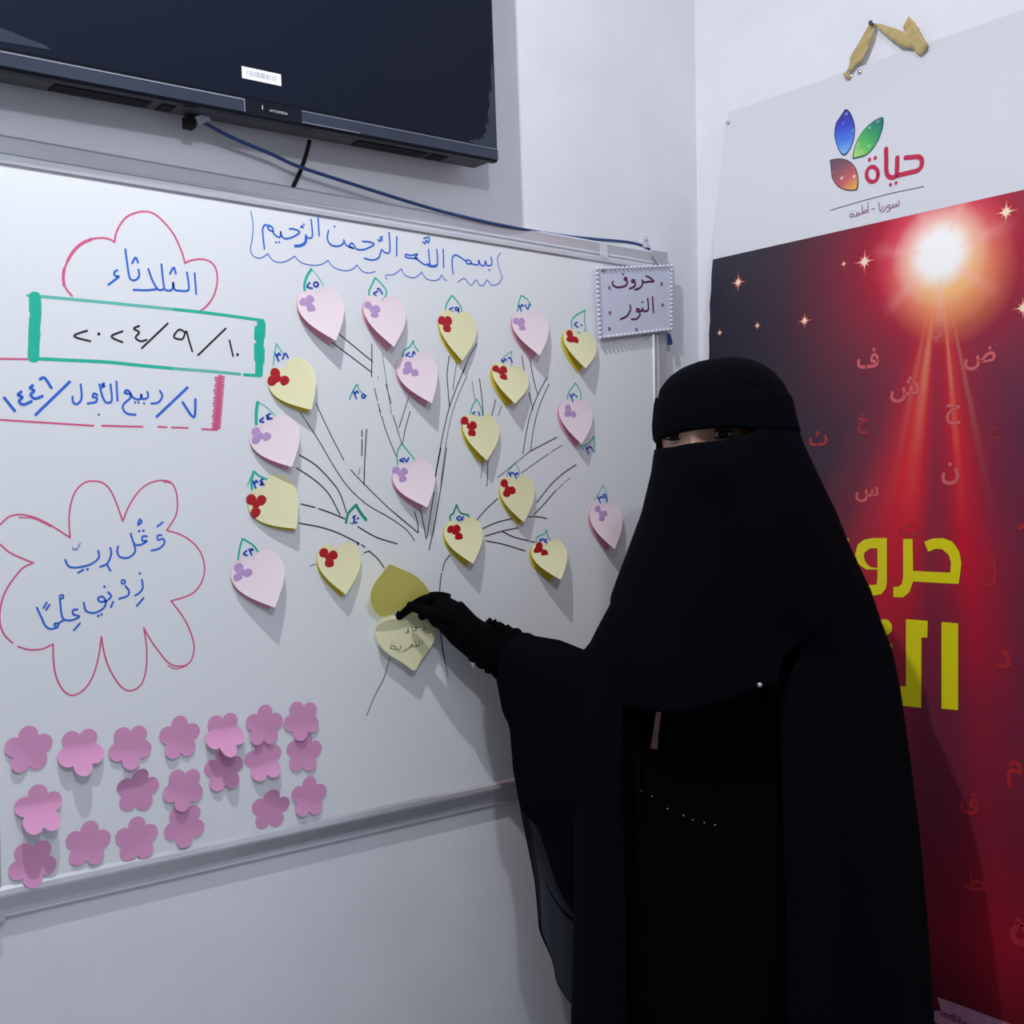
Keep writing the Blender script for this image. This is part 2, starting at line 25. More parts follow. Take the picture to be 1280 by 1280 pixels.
D['ink']['n40'] = [["g2",4.2,[-854.8,1317.3,-849.7,1332.2,-835.6,1344.8]],["g2",5,[-835.6,1344.8,-827.8,1332.7,-817.5,1320.9]],["d",2.4,[-836.9,1328.1,-841.8,1325.4,-838.3,1322.2,-841.0,1317.6,-834.6,1316.9]],["d",3.2,[-832.8,1323.5,-832.2,1323.5]]]
D['ink']['n27'] = [["g",2.2,[-747.0,1444.8,-755.8,1430.3,-755.5,1410.2]],["g",2.2,[-747.0,1444.8,-736.8,1434.9,-721.5,1419.2]],["d",2.4,[-744.0,1420.1,-751.0,1416.9,-743.4,1414.9]],["d",2.4,[-741.6,1420.7,-737.9,1415.0,-733.6,1421.4]]]
D['ink']['n29'] = [["g",2.6,[-640.1,1698.4,-651.4,1682.4,-655.4,1665.8]],["g",2.6,[-639.0,1698.5,-625.6,1686.4,-619.5,1675.0,-623.4,1665.7]],["d",2.4,[-637.9,1678.4,-646.1,1673.5,-638.1,1670.9]],["d",2.4,[-627.2,1677.9,-632.0,1678.9,-633.2,1674.7,-627.3,1674.6,-626.5,1678.9,-626.2,1671.1]]]
D['ink']['n37'] = [["g",2.4,[-487.5,1713.7,-493.9,1696.0,-497.0,1678.0]],["g",2.2,[-486.2,1713.9,-471.3,1707.5,-464.1,1697.2]],["d",2.4,[-493.0,1696.1,-488.7,1692.7,-485.7,1697.7,-481.7,1694.9]],["d",2.4,[-492.3,1694.0,-489.1,1689.3,-486.4,1683.9]],["d",2.4,[-477.6,1698.5,-472.4,1690.8,-468.2,1700.6]]]
D['ink']['n20'] = [["g",2.6,[-331.5,1701.7,-353.0,1691.6,-366.3,1679.0,-365.7,1664.5]],["g",2.2,[-331.5,1701.7,-334.6,1683.4,-331.3,1667.4,-340.4,1658.5,-353.6,1659.0]],["d",2.4,[-352.3,1677.7,-359.9,1673.1,-350.3,1668.4]],["d",3.2,[-342.7,1672.9,-341.8,1673.0]]]
D['ink']['n36'] = [["gl",2,[-510.3,1612.4,-525.6,1603.6,-535.7,1592.1,-533.8,1586.1]],["gl",2,[-510.3,1612.4,-511.8,1596.8,-510.8,1587.5]],["d",2.4,[-533.6,1596.9,-529.3,1593.5,-526.5,1598.3,-522.6,1595.5]],["d",2.4,[-532.9,1594.8,-529.8,1590.1,-527.1,1584.7]],["d",2.4,[-519.3,1600.6,-513.7,1599.7,-509.9,1593.2]]]
D['ink']['n21'] = [["g",2.4,[-591.1,1525.1,-600.9,1509.6,-605.6,1495.9]],["g",2.2,[-591.1,1525.1,-581.8,1511.9,-577.5,1496.0]],["d",2.4,[-594.6,1502.0,-600.3,1498.2,-592.8,1495.4]],["d",2.4,[-586.9,1502.6,-584.0,1496.4]]]
D['ink']['n30'] = [["g",2.2,[-358.9,1564.5,-375.4,1547.5,-381.3,1531.1]],["g",2.2,[-358.9,1564.5,-346.9,1548.9,-347.2,1531.0,-358.3,1525.6]],["d",2.4,[-373.3,1542.8,-368.6,1539.1,-365.4,1544.1,-361.1,1541.1]],["d",2.4,[-372.5,1540.6,-369.1,1535.5,-366.1,1529.8]],["d",3.2,[-357.2,1539.6,-356.3,1539.7]]]
D['ink']['n31'] = [["g",2.4,[-312.8,1466.6,-328.7,1453.1,-342.2,1447.9,-342.3,1441.4]],["g",2.4,[-312.8,1466.6,-312.5,1435.3]],["d",2.4,[-335.6,1446.4,-330.7,1442.6,-327.5,1447.6,-323.1,1444.4]],["d",2.4,[-334.7,1444.2,-331.2,1439.0,-328.2,1433.1]],["d",2.4,[-320.4,1446.7,-316.9,1437.9]]]
D['ink']['n33'] = [["gl",2.2,[-506.1,1415.0,-521.5,1401.0,-525.7,1390.1]],["gl",2,[-506.1,1415.0,-497.5,1401.1,-499.7,1390.2]],["d",2.4,[-521.0,1397.7,-517.3,1394.5,-514.9,1398.5,-511.5,1395.8]],["d",2.4,[-520.3,1395.8,-517.7,1391.6,-515.4,1386.9]],["d",2.4,[-508.8,1396.7,-505.3,1393.7,-503.0,1397.5,-499.9,1395.0]],["d",2.4,[-508.2,1394.9,-505.7,1391.0,-503.6,1386.5]]]
D['ink']['n22'] = [["g2",3.2,[-636.9,1342.3,-643.5,1329.0,-650.9,1323.2,-649.3,1312.7]],["g2",3,[-636.9,1342.3,-628.7,1328.7,-611.9,1323.9,-613.9,1317.9]],["d",2.4,[-629.9,1322.8,-637.0,1319.3,-630.8,1315.0]],["d",2.4,[-622.5,1321.4,-628.9,1318.2,-621.5,1315.4]]]
D['ink']['n32'] = [["gl",2.4,[-435.7,1294.9,-440.0,1287.1,-458.9,1281.3,-459.1,1270.3]],["g",2.2,[-435.7,1294.9,-433.0,1283.7,-426.4,1273.9,-427.8,1268.2]],["d",2.4,[-452.5,1278.0,-448.7,1274.7,-446.1,1278.6,-442.6,1275.8]],["d",2.4,[-451.8,1276.1,-449.1,1271.7,-446.7,1266.8]],["d",2.4,[-434.8,1277.4,-441.5,1274.4,-434.1,1270.6]]]
D['ink']['n39'] = [["gl",2,[-291.8,1375.5,-303.5,1359.0,-315.1,1347.5]],["gl",2,[-291.8,1375.5,-283.0,1358.8,-281.0,1343.8]],["d",2.4,[-306.2,1352.5,-302.0,1349.0,-299.2,1353.2,-295.4,1350.4]],["d",2.4,[-305.4,1350.5,-302.4,1346.0,-299.8,1340.9]],["d",2.4,[-285.3,1356.2,-291.3,1356.9,-292.3,1351.6,-285.0,1352.2,-283.8,1342.2]]]
D['hearts'] = [[25,"p",[-901.5,1672.2,-880.6,1600.7,89.7,21.0],[-926.1,1658.0,-914.7,1663.7,-914.7,1649.4]],[26,"p",[-781.1,1674.4,-773.3,1599.0,89.2,21.0],[-810.3,1664.2,-795.3,1659.4,-800.4,1649.7]],[38,"y",[-956.6,1553.3,-922.8,1492.2,89.3,16.0],[-975.2,1546.7,-980.4,1534.5,-960.4,1535.6]],[28,"p",[-723.0,1583.3,-700.7,1511.2,88.8,21.0],[-734.6,1573.0,-739.6,1562.7,-723.4,1560.4]],[29,"y",[-631.0,1663.3,-629.8,1586.8,88.4,12.0],[-664.1,1652.7,-651.3,1653.8,-655.2,1640.7]],[37,"p",[-473.3,1677.4,-464.1,1606.0,94.6,21.0],[-503.9,1665.0,-491.0,1666.1,-492.1,1654.2]],[20,"y",[-350.8,1654.2,-355.2,1589.3,96.4,23.0],[-375.8,1652.9,-378.6,1641.4,-364.3,1641.5]],[36,"y",[-517.5,1580.8,-524.2,1518.0,96.1,22.0],[-551.0,1577.0,-533.4,1577.1,-536.8,1564.0]],[21,"y",[-585.5,1488.9,-584.3,1417.8,88.5,17.0],[-619.5,1485.3,-602.8,1477.7,-607.5,1464.6]],[30,"p",[-364.3,1523.6,-362.9,1449.9,94.2,18.0],[-382.8,1516.3,-386.4,1505.5,-372.1,1504.7]],[24,"p",[-985.6,1466.5,-959.0,1404.0,90.7,18.0],[-1008.4,1457.3,-992.1,1449.6,-1009.4,1444.7]],[34,"y",[-995.2,1371.4,-950.6,1310.4,91.2,14.0],[-1018.2,1355.8,-1002.0,1354.3,-1012.1,1336.1]],[23,"p",[-1017.3,1264.2,-993.1,1193.7,93.8,22.0],[-1040.4,1255.0,-1026.8,1246.0,-1042.9,1240.8]],[40,"y",[-871.6,1275.6,-866.0,1204.7,87.2,14.0],[-897.2,1270.6,-881.1,1266.4,-889.1,1254.4]],[27,"p",[-731.6,1406.0,-712.7,1339.1,92.6,21.0],[-760.2,1400.0,-745.5,1397.8,-749.9,1385.7]],[33,"y",[-507.3,1382.4,-501.7,1309.3,88.6,15.0],[-534.4,1378.3,-518.8,1365.3,-531.6,1360.2]],[22,"y",[-629.2,1309.3,-620.1,1241.6,90.1,21.0],[-652.6,1299.5,-640.8,1300.7,-638.9,1287.2]],[32,"y",[-437.7,1266.4,-431.6,1204.5,102.4,32.0],[-463.8,1256.3,-456.6,1264.9,-448.5,1251.0]],[39,"p",[-292.0,1330.7,-286.8,1253.7,100.3,22.0],[-310.3,1329.3,-294.6,1319.8,-303.9,1311.0]]]
D['flowers'] = [[-1343.0,1029.8,90,6.0,-140],[-1276.6,1018.7,-90,20.0,-90],[-1207.5,1013.9,-92,7.0,-100],[-1135.4,1015.9,90,5.0,-110],[-1069.2,1013.5,-88,26.0,-90],[-1003.5,1015.2,85,5.0,-120],[-940.1,1015.2,-100,4.0,-90],[-1332.3,950.6,92,26.0,-90],[-1198.5,950.9,82,10.0,100],[-1132.0,941.8,-98,5.0,-110],[-1069.0,958.1,90,6.0,-90],[-1004.5,963.4,96,12.0,-80],[-936.9,964.0,82,3.0,-90],[-1340.8,878.9,-92,6.0,-100],[-1268.3,889.8,82,3.0,-90],[-1200.9,882.9,88,3.0,-60],[-1130.6,888.5,-94,3.0,-90],[-995.3,886.8,86,9.0,60],[-929.8,894.7,86,6.0,-110]]
D['held'] = {"base":[[-0.7549,-0.0316,1.1564],[-0.7625,-0.0312,1.1614],[-0.7782,-0.0308,1.1653],[-0.7941,-0.031,1.1638],[-0.8051,-0.0317,1.1558],[-0.8113,-0.0328,1.1432],[-0.8097,-0.034,1.1299],[-0.8005,-0.0355,1.1137],[-0.7858,-0.0366,1.1013],[-0.763,-0.0379,1.0869],[-0.7413,-0.0392,1.0724],[-0.7279,-0.0379,1.0867],[-0.71,-0.0364,1.1031],[-0.6961,-0.0349,1.1199],[-0.6902,-0.0337,1.1331],[-0.6923,-0.0329,1.1424],[-0.7033,-0.0321,1.1512],[-0.7217,-0.031,1.1628],[-0.7377,-0.0306,1.1679],[-0.7461,-0.0309,1.1647]],"flap":[[-0.7529,-0.0308,1.1607],[-0.7645,-0.0343,1.1685],[-0.7712,-0.0366,1.1736],[-0.7801,-0.0338,1.1674],[-0.7926,-0.0327,1.1649],[-0.8062,-0.0337,1.1671],[-0.8211,-0.0393,1.1796],[-0.8319,-0.0468,1.1961],[-0.8341,-0.0528,1.2096],[-0.8299,-0.0587,1.2227],[-0.8199,-0.0654,1.2376],[-0.8093,-0.0711,1.2503],[-0.7909,-0.0685,1.2445],[-0.7584,-0.0629,1.2321],[-0.7356,-0.0567,1.2183],[-0.7187,-0.0495,1.2023],[-0.7125,-0.0431,1.188],[-0.7131,-0.0389,1.1787],[-0.725,-0.0361,1.1725],[-0.7432,-0.0347,1.1692]],"text":[[-717.8,1142.6,-714.0,1139.2,-720.6,1136.1],[-730.0,1141.8,-734.4,1141.3,-732.4,1138.4,-740.2,1137.3,-740.7,1144.5],[-747.5,1140.6,-750.9,1138.2,-747.3,1136.1,-754.4,1134.4],[-721.6,1119.5,-723.6,1112.2],[-727.8,1120.9,-729.0,1112.7,-733.0,1111.3,-734.9,1114.8,-736.0,1111.1,-739.5,1111.4,-741.9,1115.4,-745.2,1114.6,-742.2,1111.7,-746.5,1111.6],[-746.4,1113.6,-751.9,1108.8,-762.9,1105.1],[-765.0,1116.0,-766.5,1110.1,-772.0,1108.9,-776.6,1110.6],[-772.5,1109.3,-776.3,1114.8,-783.0,1116.5,-785.1,1113.0,-776.6,1110.6],[-736.8,1118.6,-735.7,1118.2],[-770.7,1105.2,-769.9,1105.1],[-767.7,1105.3,-766.9,1105.3],[-783.2,1120.5,-782.4,1120.4],[-779.8,1120.9,-779.0,1120.8]]}
D['sign'] = [[-0.3146,1.7811],[-0.1054,1.8116],[-0.1079,1.6821],[-0.3081,1.6489]]
D['signtext'] = [[-178.3,1781.2,-168.6,1779.3,-157.0,1773.4,-168.7,1771.5,-182.7,1768.6,-188.7,1769.9],[-189.5,1772.2,-188.8,1764.5,-196.7,1755.9,-209.9,1751.3],[-209.6,1769.6,-216.6,1769.2,-217.8,1765.2,-209.6,1765.2,-208.6,1760.4,-215.8,1754.9,-224.5,1752.0],[-231.2,1771.4,-237.1,1770.8,-237.2,1767.0,-230.7,1767.3,-231.4,1759.9,-240.1,1754.2,-258.8,1750.9,-269.3,1754.9,-268.6,1760.7],[-241.5,1778.5,-240.7,1777.4],[-161.5,1742.0,-159.3,1712.0],[-175.0,1737.8,-173.4,1717.5,-181.0,1712.5,-186.5,1712.8,-189.7,1716.9,-191.5,1712.3,-197.5,1711.8],[-190.6,1729.8,-189.8,1728.9],[-198.6,1715.1,-205.2,1714.5,-205.3,1709.7,-198.1,1709.8,-197.7,1702.7,-207.4,1695.0,-220.3,1693.5],[-223.3,1720.1,-222.9,1711.0,-232.6,1698.6,-249.9,1690.9]]
D['signgems'] = [[-0.2927,1.7789],[-0.2789,1.7484],[-0.2785,1.7012],[-0.2804,1.6708],[-0.2082,1.6749],[-0.1362,1.7713],[-0.1342,1.7296],[-0.1739,1.6679]]
D['tv'] = {"fl":[-1.3806,-0.088,1.8955],"fr":[-0.5887,-0.088,1.9168],"s0":[-1.0528,-0.088,1.9725],"s1":[-0.991,-0.088,1.9737],"s2":[-0.9913,-0.088,1.9574],"s3":[-1.0519,-0.088,1.9557],"f1":[-1.0502,-0.088,1.9186],"f1b":[-1.0505,-0.088,1.9003],"f2":[-0.9593,-0.088,1.9184],"f2b":[-0.9556,-0.088,1.9038],"fe":[-0.5917,-0.088,1.9377],"logo":[-1.0204,-0.088,1.9075],"logo2":[-0.9897,-0.088,1.9077]}
D['blue'] = [[-1.0966,-0.045,1.897],[-1.0453,-0.035,1.8864],[-0.9784,-0.03,1.8749],[-0.9342,-0.03,1.8645],[-0.8395,-0.03,1.853],[-0.7016,-0.03,1.8382],[-0.6191,-0.03,1.8329],[-0.5113,-0.027,1.8307],[-0.385,-0.012,1.8363],[-0.3024,-0.01,1.8409],[-0.2156,-0.008,1.8473],[-0.1716,-0.008,1.8468],[-0.1448,-0.008,1.8408]]
D['black'] = [[-0.9253,-0.05,1.9002],[-0.92,-0.03,1.8866],[-0.9233,-0.015,1.8613],[-0.9375,-0.02,1.8369],[-0.9375,-0.012,1.8288]]
D['rail'] = {"tl":[-1.3635,-0.02,1.8348],"tr":[-0.1118,-0.02,1.8348],"bl":[-1.3825,-0.02,0.8134],"br":[-0.5177,-0.02,0.8149],"itl":[-1.3642,-0.02,1.7952],"itr":[-0.3023,-0.02,1.7947],"ibl":[-1.3817,-0.02,0.856],"ibr":[-0.5224,-0.02,0.857],"cl":[-1.364,-0.02,1.8098],"il":[-1.3786,-0.02,0.8647],"ir":[-0.1545,-0.02,1.5104],"orr":[-0.1153,-0.02,1.6549]}
D['poster'] = {"left":[[-98.6,2112.0],[-90.1,2085.6],[-79.6,1975.3],[-72.3,1824.4],[-67.9,1703.1],[-64.4,1623.5]],"topr":[-699.9,2116.0],"red":[[-72.3,1824.4],[-265.4,1822.5],[-452.1,1825.8],[-708.7,1822.5]],"leafb":[[-369.5,2046.5],[-379.7,2038.7],[-388.7,2019.3],[-391.7,2002.6],[-390.1,1984.8],[-382.7,1968.6],[-370.5,1960.8],[-358.6,1974.6],[-350.1,1995.1],[-347.9,2009.5],[-350.9,2027.1],[-358.5,2041.1]],"leafg":[[-390.3,1949.6],[-389.5,1957.7],[-392.8,1972.8],[-399.9,1986.9],[-412.1,1999.5],[-427.0,2007.8],[-442.0,2011.2],[-449.0,2009.0],[-449.5,1996.2],[-445.7,1981.7],[-438.9,1967.9],[-427.1,1955.2],[-412.2,1948.8],[-396.9,1946.4]],"leafr":[[-340.7,1959.4],[-348.7,1960.4],[-364.9,1957.4],[-383.9,1947.8],[-397.9,1930.8],[-403.7,1911.3],[-403.9,1895.5],[-399.1,1890.9],[-379.3,1895.5],[-360.1,1907.6],[-346.8,1926.7],[-339.6,1946.9]],"hayat":[[8.4,[[-496.2,1926.6],[-509.4,1924.2],[-521.4,1921.9],[-527.6,1915.0],[-527.5,1904.3],[-520.3,1898.4],[-506.2,1898.5],[-491.9,1898.6],[-482.2,1898.7]]],[8.4,[[-457.2,1952.1],[-458.8,1931.8],[-459.9,1913.8],[-463.7,1903.0],[-471.3,1897.9],[-479.8,1899.2],[-480.9,1913.2],[-480.3,1930.9]]],[7.2,[[-443.8,1909.9],[-443.2,1904.9],[-440.9,1901.1],[-437.3,1899.0],[-432.9,1899.0],[-428.4,1901.1],[-424.4,1904.9],[-421.5,1909.9],[-420.3,1915.3],[-420.9,1920.4],[-423.2,1924.2],[-426.8,1926.2],[-431.3,1926.2],[-435.8,1924.1],[-439.8,1920.2],[-442.6,1915.2],[-443.8,1909.9]]],[7.0,[[-424.3,1940.6],[-425.1,1940.4]]],[7.0,[[-435.9,1940.9],[-436.7,1940.7]]],[6.2,[[-469.4,1885.6],[-470.1,1885.4]]],[6.2,[[-480.3,1886.2],[-481.0,1886.0]]]],"rule":[[-348.1,1866.1],[-412.0,1868.9],[-474.2,1869.8],[-534.4,1867.9]],"syria":[[[-487.9,1853.7],[-488.3,1846.4],[-484.8,1844.6],[-482.6,1849.8],[-481.9,1844.8],[-478.0,1844.7],[-476.6,1849.6],[-475.6,1844.3],[-470.3,1844.4]],[[-471.5,1848.9],[-466.5,1850.0],[-466.3,1845.9],[-471.7,1844.7],[-470.0,1840.0],[-464.7,1838.9]],[[-461.7,1849.5],[-461.9,1844.6],[-457.7,1840.2]],[[-455.7,1850.3],[-455.5,1845.3],[-451.1,1844.0],[-448.5,1858.9]],[[-435.1,1849.7],[-440.1,1850.0]],[[-426.5,1859.1],[-427.8,1845.0]],[[-425.5,1863.1],[-427.1,1862.3]],[[-414.5,1860.5],[-416.4,1846.0]],[[-416.4,1846.0],[-421.9,1851.2],[-424.7,1847.2],[-416.4,1846.0],[-408.2,1845.5]],[[-410.2,1846.9],[-405.9,1850.0],[-403.5,1847.1],[-407.0,1844.2],[-400.6,1844.3]],[[-397.8,1848.3],[-392.0,1850.2],[-390.7,1845.9],[-397.5,1844.1],[-397.8,1848.3],[-397.5,1844.1]],[[-391.0,1854.2],[-391.5,1854.1]],[[-396.2,1854.3],[-396.7,1854.2]],[[-453.3,1840.2],[-453.8,1840.1]],[[-456.3,1840.3],[-456.8,1840.1]]],"stars":[[-140.5,1767.0,13],[-424.3,1759.0,16],[-381.5,1762.1,6],[-94.4,1674.3,7],[-187.9,1676.6,7],[-297.1,1671.6,11],[-681.2,1794.0,15],[-708.9,1637.9,13],[-541.3,1873.3,0],[-201.8,1584.9,9]],"yellow":[[[-535.0,1268.5],[-548.9,1274.1],[-569.4,1275.4],[-586.1,1269.5],[-597.5,1254.3],[-601.3,1235.9],[-598.7,1214.2],[-595.9,1200.2],[-513.2,1200.4],[-513.4,1218.6],[-581.5,1218.1],[-583.0,1235.3],[-579.1,1247.6],[-567.5,1256.6],[-555.6,1257.0],[-541.8,1251.9]],[[-495.2,1272.5],[-513.0,1272.9],[-513.4,1218.6],[-513.2,1200.4],[-505.8,1181.5],[-493.2,1172.1],[-475.1,1171.7],[-475.3,1189.5],[-484.4,1190.0],[-491.7,1195.2],[-494.4,1206.6]],[[-565.0,1135.2],[-594.5,1135.2],[-592.9,991.7],[-563.3,990.2]],[[-498.9,1135.4],[-539.7,1135.2],[-538.6,1106.7],[-527.8,1106.4],[-525.7,986.8],[-478.2,984.8],[-478.6,1017.9],[-497.4,1020.1]],[[-368.2,1272.7],[-386.7,1271.7],[-385.9,1211.9],[-371.1,1192.8],[-293.9,1192.7],[-294.2,1211.8],[-363.4,1212.7],[-367.5,1218.0]],[[-450.2,1090.0],[-470.8,1089.9],[-467.2,982.3],[-430.0,980.8],[-430.4,1012.2],[-449.2,1013.8]]],"waw":[[[-463.6,1273.6],[-462.6,1197.1],[-460.6,1185.6],[-451.3,1175.3],[-436.3,1172.1],[-413.6,1174.8],[-413.8,1189.8],[-442.1,1191.2],[-444.1,1201.1],[-444.4,1218.2],[-421.8,1217.3],[-406.6,1226.1],[-399.1,1242.5],[-405.1,1261.0],[-418.7,1270.2],[-437.6,1273.2]],[[-444.8,1255.3],[-429.8,1254.9],[-418.3,1246.4],[-417.5,1238.1],[-421.9,1228.3],[-431.3,1221.7],[-444.4,1220.8]]],"ydots":[[-362.6,1297.3,8.5],[-457.9,1118.5,14]],"letters":[["ف",-429.7,1588.4,26,0],["ض",-636.8,1566.6,30,0],["ش",-500.9,1527.7,32,0],["خ",-418.5,1474.0,26,1],["ح",-590.0,1479.4,26,0],["ث",-323.9,1453.4,22,1],["غ",-662.4,1433.7,30,1],["ن",-583.2,1382.1,28,0],["س",-424.9,1349.8,26,0],["ت",-507.1,1287.3,22,1],["ل",-646.6,1220.6,34,1],["د",-670.6,1084.8,24,1],["ق",-610.9,841.2,28,1],["م",-687.1,902.1,34,1],["ر",-705.6,1306.0,24,1],["ط",-619.2,716.9,26,1],["ه",-693.7,652.8,34,1],["ح",-617.8,1722.0,0,0],["ي",-562.9,1614.3,18,0]],"banner":[[-549.4,502.4],[-698.6,500.6],[-698.1,448.5],[-587.5,455.9],[-512.3,458.7],[-523.0,472.2],[-556.4,480.1]],"btext":[[[-561.5,480.5],[-556.3,476.2],[-559.4,472.5]],[[-564.5,480.0],[-563.5,473.9],[-567.5,474.4]],[[-562.5,477.4],[-567.6,479.1]],[[-570.0,478.1],[-569.9,472.4]],[[-570.0,477.1],[-574.7,479.7]],[[-585.1,477.3],[-583.4,474.1],[-580.7,471.7],[-577.7,470.9],[-575.3,471.9],[-574.1,474.4],[-574.4,477.7],[-576.3,480.8],[-579.1,483.0],[-582.0,483.6],[-584.3,482.3],[-585.3,479.7]],[[-581.7,477.6],[-581.1,475.8],[-579.7,474.6],[-578.2,474.8],[-577.7,476.2],[-578.3,478.0],[-579.7,479.1],[-581.1,479.0],[-581.7,477.6]],[[-590.8,483.3],[-587.6,471.0]],[[-588.7,474.2],[-592.7,478.4],[-593.6,472.1]],[[-599.7,478.0],[-596.6,474.1],[-599.6,471.4],[-602.0,477.8],[-601.9,470.4]],[[-607.5,477.9],[-606.5,470.1]]],"ribbon":[[[-368.8,2108.5],[-377.9,2096.8],[-384.5,2100.5],[-379.4,2112.1]],[[-427.9,2180.1],[-436.6,2176.1],[-431.4,2158.1],[-421.0,2137.2],[-410.6,2120.5],[-397.7,2116.6],[-387.2,2107.5],[-378.8,2110.0],[-384.9,2130.6],[-398.1,2151.0]],[[-432.9,2178.4],[-451.5,2170.1],[-475.9,2155.6],[-495.0,2141.8],[-492.7,2151.2],[-501.3,2168.7],[-514.1,2152.7],[-524.4,2130.2],[-538.1,2107.9],[-529.9,2098.8],[-521.7,2094.6],[-511.2,2108.9],[-487.5,2120.6],[-461.1,2146.3]]],"eye":[[-376.8,2102.9],[-529.5,2104.5]],"nail":[-432.0,2175.2],"pin":[[-97.3,2094.8],[-400.1,2104.6]],"burst":[-568.1,1746.4]}
